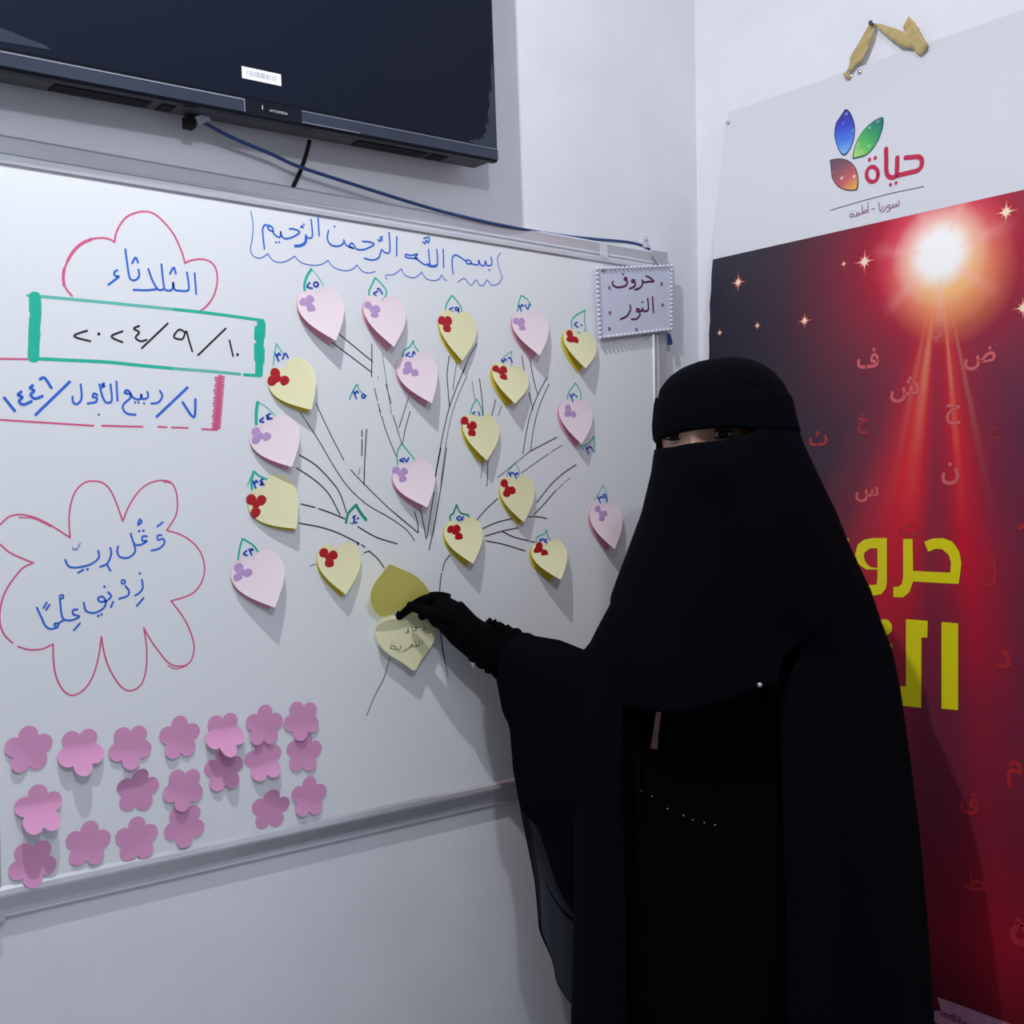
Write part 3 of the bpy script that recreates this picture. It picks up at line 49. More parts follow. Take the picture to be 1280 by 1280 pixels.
D['person'] = {"P0":[-0.4509,-0.4447,0.0],"rot":-0.6819,"khim":[[0.0081,0.0224,1.5549],[0.005,0.0435,1.5501],[0.0024,0.0629,1.5417],[0.0004,0.0781,1.5296],[0.0002,0.0913,1.5128],[0.0023,0.0985,1.4897],[0.0042,0.1021,1.4594],[0.0099,0.1071,1.4279],[0.0171,0.1185,1.3866],[0.0259,0.1403,1.326],[0.028,0.1639,1.2655],[0.0319,0.1905,1.205],[0.0276,0.2122,1.1566],[0.0257,0.2316,1.1143],[0.0256,0.243,1.06],[0.0294,0.2534,0.951],[0.0343,0.2625,0.83],[0.0379,0.2679,0.709],[0.0389,0.2746,0.5759],[0.04,0.2818,0.4065],[0.0421,0.2891,0.213]],"wing":{"back":[[-0.3101,0.1246,1.1313],[-0.3373,0.1932,1.0965],[-0.3489,0.1927,1.048],[-0.3388,0.1809,0.9931],[-0.327,0.1756,0.9697],[-0.3226,0.1603,0.9033],[-0.3117,0.1457,0.8403],[-0.2996,0.131,0.7783],[-0.29,0.1193,0.7294],[-0.2858,0.1075,0.6813],[-0.2825,0.1002,0.6515],[-0.2641,0.09,0.6099],[-0.256,0.0812,0.5748],[-0.2326,0.073,0.5422]],"front":[[-0.3101,0.1246,1.1313],[-0.3364,0.1034,1.1083],[-0.3474,0.1029,1.062],[-0.3378,0.0983,1.0084],[-0.3266,0.0962,0.9855],[-0.3224,0.0903,0.9198],[-0.3119,0.0846,0.8568],[-0.298,0.0833,0.8416],[-0.2842,0.0818,0.8252],[-0.2721,0.0787,0.7913],[-0.26,0.075,0.7502],[-0.2466,0.0721,0.719],[-0.2281,0.0693,0.6879],[-0.2109,0.0669,0.6617]],"innb":[[-0.1258,-0.0105,1.2134],[-0.1246,0.0065,1.1641],[-0.1234,0.0235,1.1138],[-0.1222,0.0404,1.0626],[-0.121,0.0573,1.0104],[-0.1217,0.0568,0.9611],[-0.1225,0.0563,0.9117],[-0.1232,0.0557,0.8623],[-0.1239,0.0552,0.813],[-0.1247,0.0546,0.7636],[-0.1254,0.0541,0.7142],[-0.1261,0.0536,0.6649],[-0.1268,0.053,0.6155],[-0.1276,0.0525,0.5662]],"innf":[[-0.1258,-0.0105,1.2134],[-0.1278,-0.0234,1.1733],[-0.1298,-0.0363,1.1338],[-0.1318,-0.0493,1.0949],[-0.1337,-0.0622,1.0566],[-0.1343,-0.0626,1.0164],[-0.1349,-0.063,0.9762],[-0.1355,-0.0635,0.936],[-0.1361,-0.0639,0.8958],[-0.1367,-0.0644,0.8556],[-0.1373,-0.0648,0.8154],[-0.1379,-0.0652,0.7752],[-0.1385,-0.0657,0.735],[-0.1391,-0.0661,0.6948]],"ridge":[[-0.1258,-0.0105,1.2134],[-0.1552,-0.0107,1.1896],[-0.184,-0.0014,1.1527],[-0.2096,0.0249,1.1167],[-0.245,0.0615,1.1276],[-0.282,0.0979,1.1301],[-0.3101,0.1246,1.1313]]},"slit_top":[[-0.1142,1.4264],[-0.1049,1.4297],[-0.0955,1.4371],[-0.078,1.4427],[-0.0571,1.4459],[-0.0257,1.4471],[-0.0002,1.447],[0.0276,1.444],[0.0439,1.4426]],"slit_bot":[[-0.1143,1.4194],[-0.105,1.4216],[-0.0841,1.4225],[-0.0597,1.4262],[-0.0307,1.4269],[-0.0085,1.4306],[0.0136,1.4361],[0.0276,1.4429],[0.0439,1.4461]],"hem":[[-0.1816,1.071],[-0.1596,1.0483],[-0.1205,1.0466],[-0.0757,1.0493],[-0.0307,1.0621],[0.0087,1.0771],[0.0267,1.0847]],"brooch":[0.0213,-0.1668,1.0889],"seq":[[-0.1578,-0.1434,0.9409],[-0.1457,-0.1436,0.9273],[-0.1335,-0.1437,0.9182],[-0.1191,-0.1437,0.9135],[-0.0991,-0.1439,0.8998],[-0.078,-0.1439,0.8927],[-0.0657,-0.144,0.8881],[-0.0501,-0.144,0.8856],[-0.0356,-0.144,0.8831]],"fold":[[-0.2807,0.0547,0.766],[-0.271,0.0544,0.7432],[-0.2587,0.0542,0.7204],[-0.2439,0.0539,0.7],[-0.2215,0.0538,0.6833]],"strips":[[[-0.1585,-0.1423,1.0438],[-0.1496,-0.1423,1.0437],[-0.1465,-0.1425,1.0224],[-0.1457,-0.1427,1.0056],[-0.1492,-0.1428,0.9967],[-0.1592,-0.1428,0.9969]],[[-0.1116,-0.1424,1.0387],[-0.1049,-0.1424,1.0386],[-0.1088,-0.1427,1.0051],[-0.1102,-0.143,0.9816],[-0.1192,-0.143,0.9817],[-0.1154,-0.1427,1.0107]]],"hand":{"wrist":[[-0.3451,0.1639,1.0965],[-0.3738,0.1509,1.1145],[-0.3994,0.1403,1.136],[-0.4254,0.1424,1.1652]],"palm":[-0.4255,0.1424,1.1638],"thumb":[[-0.4069,0.1343,1.146],[-0.4328,0.1107,1.1606],[-0.4581,0.1056,1.1719],[-0.4838,0.1054,1.1813]],"index":[[-0.4245,0.1535,1.1826],[-0.4441,0.1517,1.1884],[-0.4708,0.1378,1.186],[-0.4899,0.1288,1.1753],[-0.5038,0.1226,1.1631]],"middle":[[-0.4224,0.1629,1.1737],[-0.4409,0.1595,1.1743],[-0.4577,0.1523,1.1686],[-0.4678,0.1441,1.1603]],"ring":[[-0.4175,0.1669,1.1626],[-0.4359,0.1635,1.1659],[-0.4515,0.1561,1.1589],[-0.4461,0.1514,1.1473]],"little":[[-0.4099,0.1705,1.1501],[-0.427,0.1669,1.1534],[-0.44,0.1602,1.1463],[-0.432,0.1577,1.1372]]},"arm":[[-0.125,0.0085,1.1176],[-0.203,0.0477,1.0435],[-0.2451,0.0877,1.0449],[-0.3213,0.1581,1.0796],[-0.3738,0.1509,1.1145]],"sleeve":[[-0.1965,0.0479,1.0596,0.05],[-0.2568,0.108,1.0702,0.048],[-0.308,0.1481,1.0861,0.044],[-0.3371,0.1663,1.0974,0.043],[-0.3584,0.1734,1.1075,0.041],[-0.3705,0.1785,1.1164,0.039],[-0.3798,0.1785,1.1233,0.035]],"head":[-0.0169,-0.006,1.4381]}
D['cam'] = {"loc":[-1.7934,-1.5949,1.35],"r":[0.7763,-0.6302,-0.0148],"u":[0.0184,-0.0009,0.9998],"f":[0.6301,0.7764,-0.0109]}
D['hook'] = [-0.1598,-0.012,1.857]
D['tape'] = [[-0.3016,-0.0265,1.8282],[-0.2829,-0.0265,1.8291],[-0.2792,-0.0265,1.8054],[-0.3,-0.0265,1.8044]]
D['tag'] = [[-0.1211,-0.028,1.6757],[-0.1119,-0.028,1.6733],[-0.1053,-0.028,1.6579],[-0.1077,-0.028,1.653],[-0.1193,-0.028,1.6505]]

# ------------------------------------------------------------ camera, light, exposure
cam = bpy.data.objects.new('camera', bpy.data.cameras.new('camera')); COL.objects.link(cam)
cr, cu, cf = (Vector(D['cam'][k]) for k in 'ruf')
M = Matrix((cr, cu, -cf)).transposed().to_4x4(); M.translation = Vector(D['cam']['loc'])
cam.matrix_world = M
cam.data.sensor_width = 36; cam.data.lens = 1430.3 * 36 / 1280; cam.data.clip_start = .02
SC.camera = cam
W = bpy.data.worlds.new('room_light'); SC.world = W; W.use_nodes = True
W.node_tree.nodes['Background'].inputs[0].default_value = (.78, .84, 1.0, 1)
W.node_tree.nodes['Background'].inputs[1].default_value = .29
lp = bpy.data.lights.new('ceiling_bulb', 'SPOT'); lp.energy = 56; lp.spot_size = math.radians(150); lp.spot_blend = 1.0; lp.color = (.97, .97, 1.0); lp.shadow_soft_size = .016
lo = bpy.data.objects.new('ceiling_bulb', lp); COL.objects.link(lo); lo.location = (-1.427, -.632, 2.72); lo.rotation_euler = (Vector((-.40, -.02, .95)) - lo.location).to_track_quat('-Z', 'Y').to_euler()
lp2 = bpy.data.lights.new('room_lamp', 'POINT'); lp2.energy = 33; lp2.color = (.94, .96, 1.0); lp2.shadow_soft_size = .06
lo2 = bpy.data.objects.new('room_lamp', lp2); COL.objects.link(lo2); lo2.location = (-1.72, -2.15, 2.55); lo2.rotation_euler = (0, 0, 0)
vs = SC.view_settings
vs.view_transform = 'Standard'; vs.look = 'None'; vs.exposure = .19; vs.gamma = 1; vs.use_curve_mapping = False

# ------------------------------------------------------------ helpers
def srgb(r, g, b):
    f = lambda c: c / 12.92 if c <= .04045 else ((c + .055) / 1.055) ** 2.4
    return (f(r / 255), f(g / 255), f(b / 255), 1)
MATS = {}
def mat(name, col, rough=.6, metal=0., spec=.5, var=.04, scale=30., bump=0., transl=0., alpha=1., coat=0., sheen=0.):
    if name in MATS: return MATS[name]
    m = bpy.data.materials.new(name); m.use_nodes = True; nt = m.node_tree; b = nt.nodes['Principled BSDF']
    tc = nt.nodes.new('ShaderNodeTexCoord'); nz = nt.nodes.new('ShaderNodeTexNoise'); nz.inputs['Scale'].default_value = scale; nz.inputs['Detail'].default_value = 4
    nt.links.new(tc.outputs['Object'], nz.inputs['Vector'])
    mx = nt.nodes.new('ShaderNodeMix'); mx.data_type = 'RGBA'
    nt.links.new(nz.outputs['Fac'], mx.inputs[0])
    mx.inputs[6].default_value = tuple(max(0, c * (1 - var)) for c in col[:3]) + (1,)
    mx.inputs[7].default_value = tuple(min(1, c * (1 + var)) for c in col[:3]) + (1,)
    nt.links.new(mx.outputs[2], b.inputs['Base Color'])
    b.inputs['Roughness'].default_value = rough; b.inputs['Metallic'].default_value = metal
    b.inputs['Specular IOR Level'].default_value = spec; b.inputs['Coat Weight'].default_value = coat
    b.inputs['Sheen Weight'].default_value = sheen; b.inputs['Alpha'].default_value = alpha
    if bump:
        bp = nt.nodes.new('ShaderNodeBump'); bp.inputs['Strength'].default_value = bump; bp.inputs['Distance'].default_value = .004
        nt.links.new(nz.outputs['Fac'], bp.inputs['Height']); nt.links.new(bp.outputs[0], b.inputs['Normal'])
    if transl:
        tr = nt.nodes.new('ShaderNodeBsdfTranslucent'); nt.links.new(mx.outputs[2], tr.inputs[0])
        ms = nt.nodes.new('ShaderNodeMixShader'); ms.inputs[0].default_value = transl
        nt.links.new(b.outputs[0], ms.inputs[1]); nt.links.new(tr.outputs[0], ms.inputs[2])
        nt.links.new(ms.outputs[0], nt.nodes['Material Output'].inputs[0])
    MATS[name] = m
    return m
def mesh_obj(name, verts, faces, m, parent=None, smooth=False):
    me = bpy.data.meshes.new(name); me.from_pydata([tuple(v) for v in verts], [], faces); me.update()
    o = bpy.data.objects.new(name, me); COL.objects.link(o)
    if m: me.materials.append(m)
    if parent: o.parent = parent
    if smooth:
        for p in me.polygons: p.use_smooth = True
    return o
def empty(name, loc=(0, 0, 0), rz=0):
    o = bpy.data.objects.new(name, None); COL.objects.link(o); o.location = loc; o.rotation_euler = (0, 0, rz); o.empty_display_size = .05
    return o
def tag(o, label, cat, group=None, kind=None):
    o['label'] = label; o['category'] = cat
    if group: o['group'] = group
    if kind: o['kind'] = kind
    return o
class MB:
    def __init__(s): s.v = []; s.f = []
    def add(s, v, f):
        n = len(s.v); s.v += [tuple(p) for p in v]; s.f += [tuple(i + n for i in q) for q in f]; return s
    def box(s, a, b):
        x0, y0, z0 = a; x1, y1, z1 = b
        return s.add([(x0, y0, z0), (x1, y0, z0), (x1, y1, z0), (x0, y1, z0), (x0, y0, z1), (x1, y0, z1), (x1, y1, z1), (x0, y1, z1)],
                     [(3, 2, 1, 0), (4, 5, 6, 7), (0, 1, 5, 4), (1, 2, 6, 5), (2, 3, 7, 6), (3, 0, 4, 7)])
    def loft(s, rings, cap=True):
        n = len(rings[0]); v = [p for r in rings for p in r]; f = []
        for i in range(len(rings) - 1):
            for j in range(n): f.append((i * n + j, i * n + (j + 1) % n, (i + 1) * n + (j + 1) % n, (i + 1) * n + j))
        if cap: f.append(tuple(range(n - 1, -1, -1))); f.append(tuple((len(rings) - 1) * n + j for j in range(n)))
        return s.add(v, f)
    def grid(s, rows):
        n = len(rows[0]); v = [p for r in rows for p in r]
        return s.add(v, [(i * n + j, i * n + j + 1, (i + 1) * n + j + 1, (i + 1) * n + j) for i in range(len(rows) - 1) for j in range(n - 1)])
    def sphere(s, c, r, nu=12, nv=8, sc=(1, 1, 1)):
        rings = []
        for i in range(nv + 1):
            t = math.pi * (i + .02) / (nv + .04); rings.append([(c[0] + sc[0] * r * math.sin(t) * math.cos(6.28319 * j / nu), c[1] + sc[1] * r * math.sin(t) * math.sin(6.28319 * j / nu), c[2] - sc[2] * r * math.cos(t)) for j in range(nu)])
        return s.loft(rings)
    def tube(s, pts, rad, n=10):
        pts = [Vector(p) for p in pts]; rings = []; up = Vector((.31, .17, .93))
        for i, p in enumerate(pts):
            d = (pts[min(i + 1, len(pts) - 1)] - pts[max(i - 1, 0)]).normalized()
            a = d.cross(up).normalized(); b = d.cross(a).normalized(); up = -b if b.dot(up) < 0 else b
            r = rad[i] if isinstance(rad, (list, tuple)) else rad
            rings.append([p + (a * math.cos(6.28319 * j / n) + b * math.sin(6.28319 * j / n)) * r for j in range(n)])
        return s.loft(rings)
    def disc(s, c, r, nrm, n=20, h=0.):
        nrm = Vector(nrm).normalized(); a = nrm.orthogonal().normalized(); b = nrm.cross(a); c = Vector(c)
        ring = lambda rr, k: [c + nrm * k + (a * math.cos(6.28319 * j / n) + b * math.sin(6.28319 * j / n)) * rr for j in range(n)]
        return s.loft([ring(r, 0), ring(r, h * .6), ring(r * .75, h)]) if h else s.add(ring(r, 0), [tuple(range(n))])
    def build(s, name, m, parent=None, smooth=False):
        return mesh_obj(name, s.v, s.f, m, parent, smooth)
def smooth_path(p, k=6):
    n = len(p)
    if n < 3: return [Vector(q) for q in p]
    p = [Vector(q) for q in p]; out = []
    for i in range(n - 1):
        a, b, c, d = p[max(i - 1, 0)], p[i], p[i + 1], p[min(i + 2, n - 1)]
        for j in range(k):
            t = j / k
            out.append(.5 * (2 * b + (c - a) * t + (2 * a - 5 * b + 4 * c - d) * t * t + (3 * b - a - 3 * c + d) * t ** 3))
    out.append(p[-1]); return out
def ribbon2d(pts, w, k=6):
    """flat stroke with round ends in 2-D -> verts, faces"""
    p = smooth_path([Vector((x, y)) for x, y in pts], k); q = [p[0]]
    for v in p[1:]:
        if (v - q[-1]).length > 1e-5: q.append(v)
    if len(q) < 2: q.append(q[0] + Vector((1e-4, 0)))
    h = w / 2; V = []; F = []
    d0 = (q[1] - q[0]).normalized(); d1 = (q[-1] - q[-2]).normalized()
    q = [q[0] - d0 * h * .8, q[0] - d0 * h * .35] + q + [q[-1] + d1 * h * .35, q[-1] + d1 * h * .8]
    n = len(q)
    for i, v in enumerate(q):
        d = q[min(i + 1, n - 1)] - q[max(i - 1, 0)]; d.normalize()
        hw = h * (.5 if i in (0, n - 1) else .9 if i in (1, n - 2) else 1)
        nn = Vector((-d.y, d.x)) * hw
        V += [v + nn, v - nn]
    F = [(2 * i, 2 * i + 1, 2 * i + 3, 2 * i + 2) for i in range(n - 1)]
    return V, F
def pairs(a): return [(a[i] / 1000, a[i + 1] / 1000) for i in range(0, len(a), 2)]
def fill2d(loops):
    """triangulated polygon with holes -> verts2d, faces"""
    bm = bmesh.new(); ed = []
    for l in loops:
        vs_ = [bm.verts.new((x, y, 0)) for x, y in l]
        for i in range(len(vs_)): ed.append(bm.edges.new((vs_[i], vs_[(i + 1) % len(vs_)])))
    bmesh.ops.triangle_fill(bm, edges=ed, use_beauty=True, use_dissolve=False)
    bm.verts.index_update()
    v = [(p.co.x, p.co.y) for p in bm.verts]; f = [tuple(q.index for q in fc.verts) for fc in bm.faces]
    bm.free(); return v, f
def bake(o, *mods):
    for ty, kw in mods:
        md = o.modifiers.new(ty.lower(), ty)
        for k, v in kw.items(): setattr(md, k, v)
    dg = bpy.context.evaluated_depsgraph_get(); me = bpy.data.meshes.new_from_object(o.evaluated_get(dg))
    o.modifiers.clear(); o.data = me
    for p in me.polygons: p.use_smooth = True
    return o
def interp(x, xs, ys):
    if x <= xs[0]: return ys[0]
    for i in range(len(xs) - 1):
        if x <= xs[i + 1]: return ys[i] + (ys[i + 1] - ys[i]) * (x - xs[i]) / (xs[i + 1] - xs[i] or 1)
    return ys[-1]

# ------------------------------------------------------------ materials
def wall_mat(name, base):
    m = bpy.data.materials.new(name); m.use_nodes = True; nt = m.node_tree; b = nt.nodes['Principled BSDF']
    tc = nt.nodes.new('ShaderNodeTexCoord')
    n1 = nt.nodes.new('ShaderNodeTexNoise'); n1.inputs['Scale'].default_value = 3.2; n1.inputs['Detail'].default_value = 7; n1.inputs['Roughness'].default_value = .62
    n2 = nt.nodes.new('ShaderNodeTexNoise'); n2.inputs['Scale'].default_value = 55; n2.inputs['Detail'].default_value = 5
    for n in (n1, n2): nt.links.new(tc.outputs['Object'], n.inputs['Vector'])
    rp = nt.nodes.new('ShaderNodeValToRGB'); e = rp.color_ramp.elements
    e[0].position = .25; e[0].color = tuple(c * .9 for c in base[:3]) + (1,); e[1].position = .62; e[1].color = base
    nt.links.new(n1.outputs['Fac'], rp.inputs[0]); nt.links.new(rp.outputs[0], b.inputs['Base Color'])
    b.inputs['Roughness'].default_value = .55; b.inputs['Specular IOR Level'].default_value = .35
    bp = nt.nodes.new('ShaderNodeBump'); bp.inputs['Strength'].default_value = .10; bp.inputs['Distance'].default_value = .002
    nt.links.new(n2.outputs['Fac'], bp.inputs['Height']); nt.links.new(bp.outputs[0], b.inputs['Normal'])
    return m
M_WALL = wall_mat('white_painted_plaster', (.78, .79, .84, 1))
M_CEIL = mat('ceiling_paint', (.75, .77, .80, 1), .8)
M_FLOOR = mat('floor_tile', (.36, .36, .37, 1), .4, scale=6, var=.15)
M_BOARD = mat('whiteboard_enamel', (.78, .81, .84, 1), .28, spec=.35, var=.012, scale=5)
M_ALU = mat('aluminium', (.66, .67, .72, 1), .36, metal=.55, var=.10, scale=14)
M_CAP = mat('grey_plastic', (.42, .44, .50, 1), .35, var=.05)
INK = {'p': mat('ink_pink', srgb(214, 92, 136), .5, var=.15, scale=60), 'b': mat('ink_blue', srgb(44, 104, 212), .5, var=.2, scale=80), 'bl': mat('ink_blue_faint', srgb(140, 165, 205), .5),
       'g': mat('ink_green', srgb(22, 184, 156), .5, var=.12, scale=80), 'gl': mat('ink_green_light', srgb(100, 190, 178), .5, var=.12, scale=80), 'g2': mat('ink_dark_green', srgb(18, 150, 112), .5, var=.12, scale=80),
       'k': mat('ink_black', srgb(28, 28, 36), .5), 'kt': mat('ink_black_thin', srgb(62, 64, 76), .5), 'gr': mat('ink_grey', srgb(128, 134, 150), .5), 'd': mat('ink_navy', srgb(36, 74, 188), .5, var=.15, scale=80)}
M_PINKF = mat('pale_pink_paper', srgb(242, 226, 233), .8, var=.02, transl=.12)
M_PINKB = mat('shaded_pink_paper', srgb(232, 168, 186), .8, var=.02, transl=.1)  # base heart: paper colour deepened to include the shade under the flap
M_YELF = mat('pale_yellow_paper', srgb(238, 236, 192), .8, var=.02, transl=.12)
M_YELB = mat('shaded_yellow_paper', srgb(226, 206, 56), .8, var=.02, transl=.1)  # base heart: stronger yellow has the flap's shade painted in
M_FLOW = mat('rose_paper', srgb(224, 158, 200), .75, var=.03, transl=.1)
M_LILAC = mat('lilac_sequin', srgb(190, 158, 205), .5, var=.18, scale=600)
M_RED = mat('red_sequin', srgb(178, 18, 32), .4, var=.25, scale=600)
M_PEN = mat('pen_ink', srgb(70, 70, 62), .6)

# ------------------------------------------------------------ room shell
def slab(name, a, b, m, label, cat):
    o = MB().box(a, b).build(name, m); tag(o, label, cat, kind='structure'); return o
slab('wall_left', (-3.6, -.008, 0), (.12, .12, 2.8), M_WALL, 'white painted wall carrying the whiteboard and television', 'wall')
slab('wall_right', (-.003, -3.4, 0), (.12, -.008, 2.8), M_WALL, 'white painted wall behind the hanging poster', 'wall')
slab('floor', (-3.6, -3.4, -.1), (.12, .12, 0), M_FLOOR, 'grey floor under the person', 'floor')
slab('ceiling', (-3.6, -3.4, 2.8), (.12, .12, 2.9), M_CEIL, 'white ceiling above the whiteboard', 'ceiling')

# ------------------------------------------------------------ whiteboard
X0, X1, Z0, Z1 = -1.420, -.113, .8140, 1.8350
wb = tag(empty('whiteboard', ((X0 + X1) / 2, -.001, Z0)), 'large white dry-erase board with aluminium frame, covered in drawings and notes', 'whiteboard')
def place(o, root):
    """parent keeping world coordinates (roots are only translated / turned about z)"""
    o.parent = root
    o.matrix_parent_inverse = (Matrix.Translation(root.location) @ Matrix.Rotation(root.rotation_euler.z, 4, 'Z')).inverted()
    return o
place(MB().box((X0 + .02, -.020, Z0 + .02), (X1 - .02, -.002, Z1 - .02)).build('writing_surface', M_BOARD), wb)
PROF = [(0, -.008), (0, -.0205), (.004, -.0245), (.010, -.0235), (.0200, -.0222), (.0240, -.0232), (.0250, -.0165), (.0295, -.0165), (.0305, -.0232), (.0370, -.0230), (.0400, -.0204), (.0400, -.008)]
LOW = [(0, -.008), (0, -.0160), (.0016, -.0180), (.0034, -.0178), (.0046, -.0140), (.0200, -.0215), (.0270, -.0252), (.0300, -.0256), (.0360, -.0238), (.0400, -.0204), (.0400, -.008)]
def rail(name, p0, p1, inward):
    p0, p1, iv = Vector(p0), Vector(p1), Vector(inward)
    r0 = [p0 + iv * h + Vector((0, y, 0)) for h, y in (LOW if iv.z > 0 else PROF)]; r1 = [p1 + iv * h + Vector((0, y, 0)) for h, y in (LOW if iv.z > 0 else PROF)]
    o = MB().loft([r0, r1]).build(name, M_ALU); place(o, wb); return o
for nm, a, b, iv in (('frame_rail', (X0, 0, Z1), (X1, 0, Z1), (0, 0, -1)), ('frame_rail', (X0, 0, Z0), (X1, 0, Z0), (0, 0, 1.06)),
                     ('frame_rail', (X0, 0, Z0 + .035), (X0, 0, Z1 - .035), (1, 0, 0)), ('frame_rail', (X1, 0, Z0 + .035), (X1, 0, Z1 - .035), (-1, 0, 0))):
    rail(nm, a, b, iv)
for cx, cz in ((X0, Z0), (X0, Z1), (X1, Z0), (X1, Z1)):
    sx = 1 if cx == X0 else -1; sz = 1 if cz == Z0 else -1
    b = MB(); pts = [(0, 0), (.043, 0), (.043, .012), (.03, .024), (.024, .03), (.012, .043), (0, .043)]
    ring = lambda y, g: [(cx + sx * (u - .0015 * g), y, cz + sz * (v - .0015 * g)) for u, v in pts]
    rr = [ring(-.008, 1), ring(-.0240, 1), ring(-.0262, .2)]
    if sx * sz < 0: rr = [list(reversed(q)) for q in rr]
    place(b.loft(rr).build('corner_cap', M_CAP), wb)

DRAW = {'cloud': ('marker_drawing', 'pink marker cloud around the blue word for Tuesday'), 'date': ('marker_drawing', 'green marker box around the black date'),
        'hijri': ('marker_drawing', 'pink marker box around the blue lunar date'), 'flower': ('marker_drawing', 'pink marker flower around two lines of blue writing'),
        'bism': ('marker_drawing', 'blue marker heading in a scalloped border'), 'tree': ('marker_drawing', 'black marker tree trunk and branches')}
lay = {'p': 0, 'gl': 1, 'g': 2, 'g2': 2, 'b': 3, 'k': 4, 'kt': 4, 'd': 5, 'gr': 0, 'bl': 0}
for key, strokes in D['ink'].items():
    cols = []
    for s in strokes:
        if s[0] not in cols: cols.append(s[0])
    V = []; F = []; mi = []
    for si, (c, w, a) in enumerate(strokes):
        v, f = ribbon2d(pairs(a), w / 1000 * (1.25 if c == 'd' else 1.06))
        n = len(V); y = -.02015 - .00004 * lay[c] - .000004 * si
        V += [(p.x, y, p.y) for p in v]; F += [tuple(i + n for i in q) for q in f]; mi += [cols.index(c)] * len(f)
    nm, lb = DRAW.get(key, ('drop_marking', 'green marker drop with a blue number'))
    o = mesh_obj(nm, V, F, None)
    for c in cols: o.data.materials.append(INK[c])
    for p, i in zip(o.data.polygons, mi): p.material_index = i
    o['label'] = lb; place(o, wb)

# ------------------------------------------------------------ heart notes
HP = [(0, 0), (6, 6), (18, 9.5), (31, 4.5), (39.5, -10), (38.5, -26), (29.5, -42), (15, -58), (0, -72)]
half = smooth_path([Vector(p) for p in HP], 5)
HO = [(p.x / 80, p.y / 72) for p in half] + [(-p.x / 80, p.y / 72) for p in reversed(half[1:-1])]
def sheet(outline, centre, fn, rings=9):
    """flat outline filled with concentric rings and bent by fn(x, y) -> point"""
    n = len(outline); V = [fn(*centre)]; F = []
    for k in range(1, rings + 1):
        t = k / rings
        V += [fn(centre[0] + (x - centre[0]) * t, centre[1] + (y - centre[1]) * t) for x, y in outline]
    for j in range(n): F.append((0, 1 + j, 1 + (j + 1) % n))
    for k in range(rings - 1):
        for j in range(n):
            a = 1 + k * n; b = a + n; F.append((a + j, b + j, b + (j + 1) % n, a + (j + 1) % n))
    return V, F
for n, kind, (nx, nz, tx, tz, w, e), dots in D['hearts']:
    nx, nz, tx, tz, w, e = (q / 1000 for q in (nx, nz, tx, tz, w, e))
    dn = Vector((tx - nx, tz - nz)); H = dn.length; dn.normalize(); sd = Vector((-dn.y, dn.x)); w = min(.084, w * .9)
    root = empty('heart_note', (nx, -.0205, nz))
    col = 'pale pink heart-shaped note with lilac trefoil' if kind == 'p' else 'pale yellow heart-shaped note with red trefoil'
    where = {40: 'below the drop numbered 40', 34: 'below the drop numbered 34, left of the tree', 23: 'lowest on the left under the drop numbered 23'}.get(n, 'under the drop numbered %d' % n)
    tag(root, '%s, %s' % (col, where), 'sticky note', 'heart notes on the whiteboard')
    def P(x, y, off): return (sd.x * x * w - dn.x * y * H, off, sd.y * x * w - dn.y * y * H)
    tw = .12 if n in (38, 24, 34, 23) else -.05
    def lift(x, y, e=e, tw=tw):
        s = max(0, (.12 - y) / 1.12 + tw * x * 1.6); return -e * s ** 1.3
    v, f = sheet(HO, (0, -.3), lambda x, y: P(x, y * (1.07 if y < 0 else 1), -.0004 + .05 * lift(x, y)))
    bb = mesh_obj('base_heart', v, f, M_PINKB if kind == 'p' else M_YELB, root, True)
    v, f = sheet(HO, (0, -.3), lambda x, y: P(x, y, -.0010 + lift(x, y)))
    mesh_obj('flap_heart', v, f, M_PINKF if kind == 'p' else M_YELF, root, True)
    b = MB()
    for i in range(3):
        gx, gz = dots[2 * i] / 1000 - nx, dots[2 * i + 1] / 1000 - nz
        # local heart coordinates, to sit on the bent flap
        lx = (gx * sd.x + gz * sd.y) / w; ly = -(gx * dn.x + gz * dn.y) / H
        b.disc((gx, -.0011 + lift(lx, ly), gz), .0082 if kind == 'y' else .0074, (0, -1, 0), 18, .0010)
    cx = sum(dots[0::2]) / 3000 - nx; cz = sum(dots[1::2]) / 3000 - nz
    lx = (cx * sd.x + cz * sd.y) / w; ly = -(cx * dn.x + cz * dn.y) / H
    b.disc((cx, -.0011 + lift(lx, ly), cz), .0066, (0, -1, 0), 14, .0009)
    b.build('trefoil_sticker', M_LILAC if kind == 'p' else M_RED, root)

# ------------------------------------------------------------ flower notes
FO = []
for i in range(80):
    t = 2 * math.pi * i / 80; best = .45
    for k in range(5):
        a = t - 2 * math.pi * k / 5; d = .60; rr = .40; s = d * math.sin(a)
        if abs(s) < rr and math.cos(a) > 0: best = max(best, d * math.cos(a) + math.sqrt(rr * rr - s * s))
    FO.append((best, t))
ORD = ['leftmost', 'second from the left', 'third from the left', 'fourth from the left', 'fifth from the left', 'sixth from the left', 'seventh, at the right end']
FLAB = ['%s in the top row' % q for q in ORD] + ['leftmost in the middle row, its lower petals lifting off', 'in the middle row with a creased top petal', 'in the middle row overlapping the flower below it',
        'half shaded under the fifth flower of the top row', 'with rolled lower edge under the sixth flower of the top row', 'at the right end directly under the last top flower',
        'leftmost at the bottom, its tip over the frame', 'second from the left in the bottom row', 'third from the left in the bottom row', 'fourth from the left in the bottom row, tucked under another',
        'second from the right in the bottom row', 'rightmost in the bottom row beside the frame']
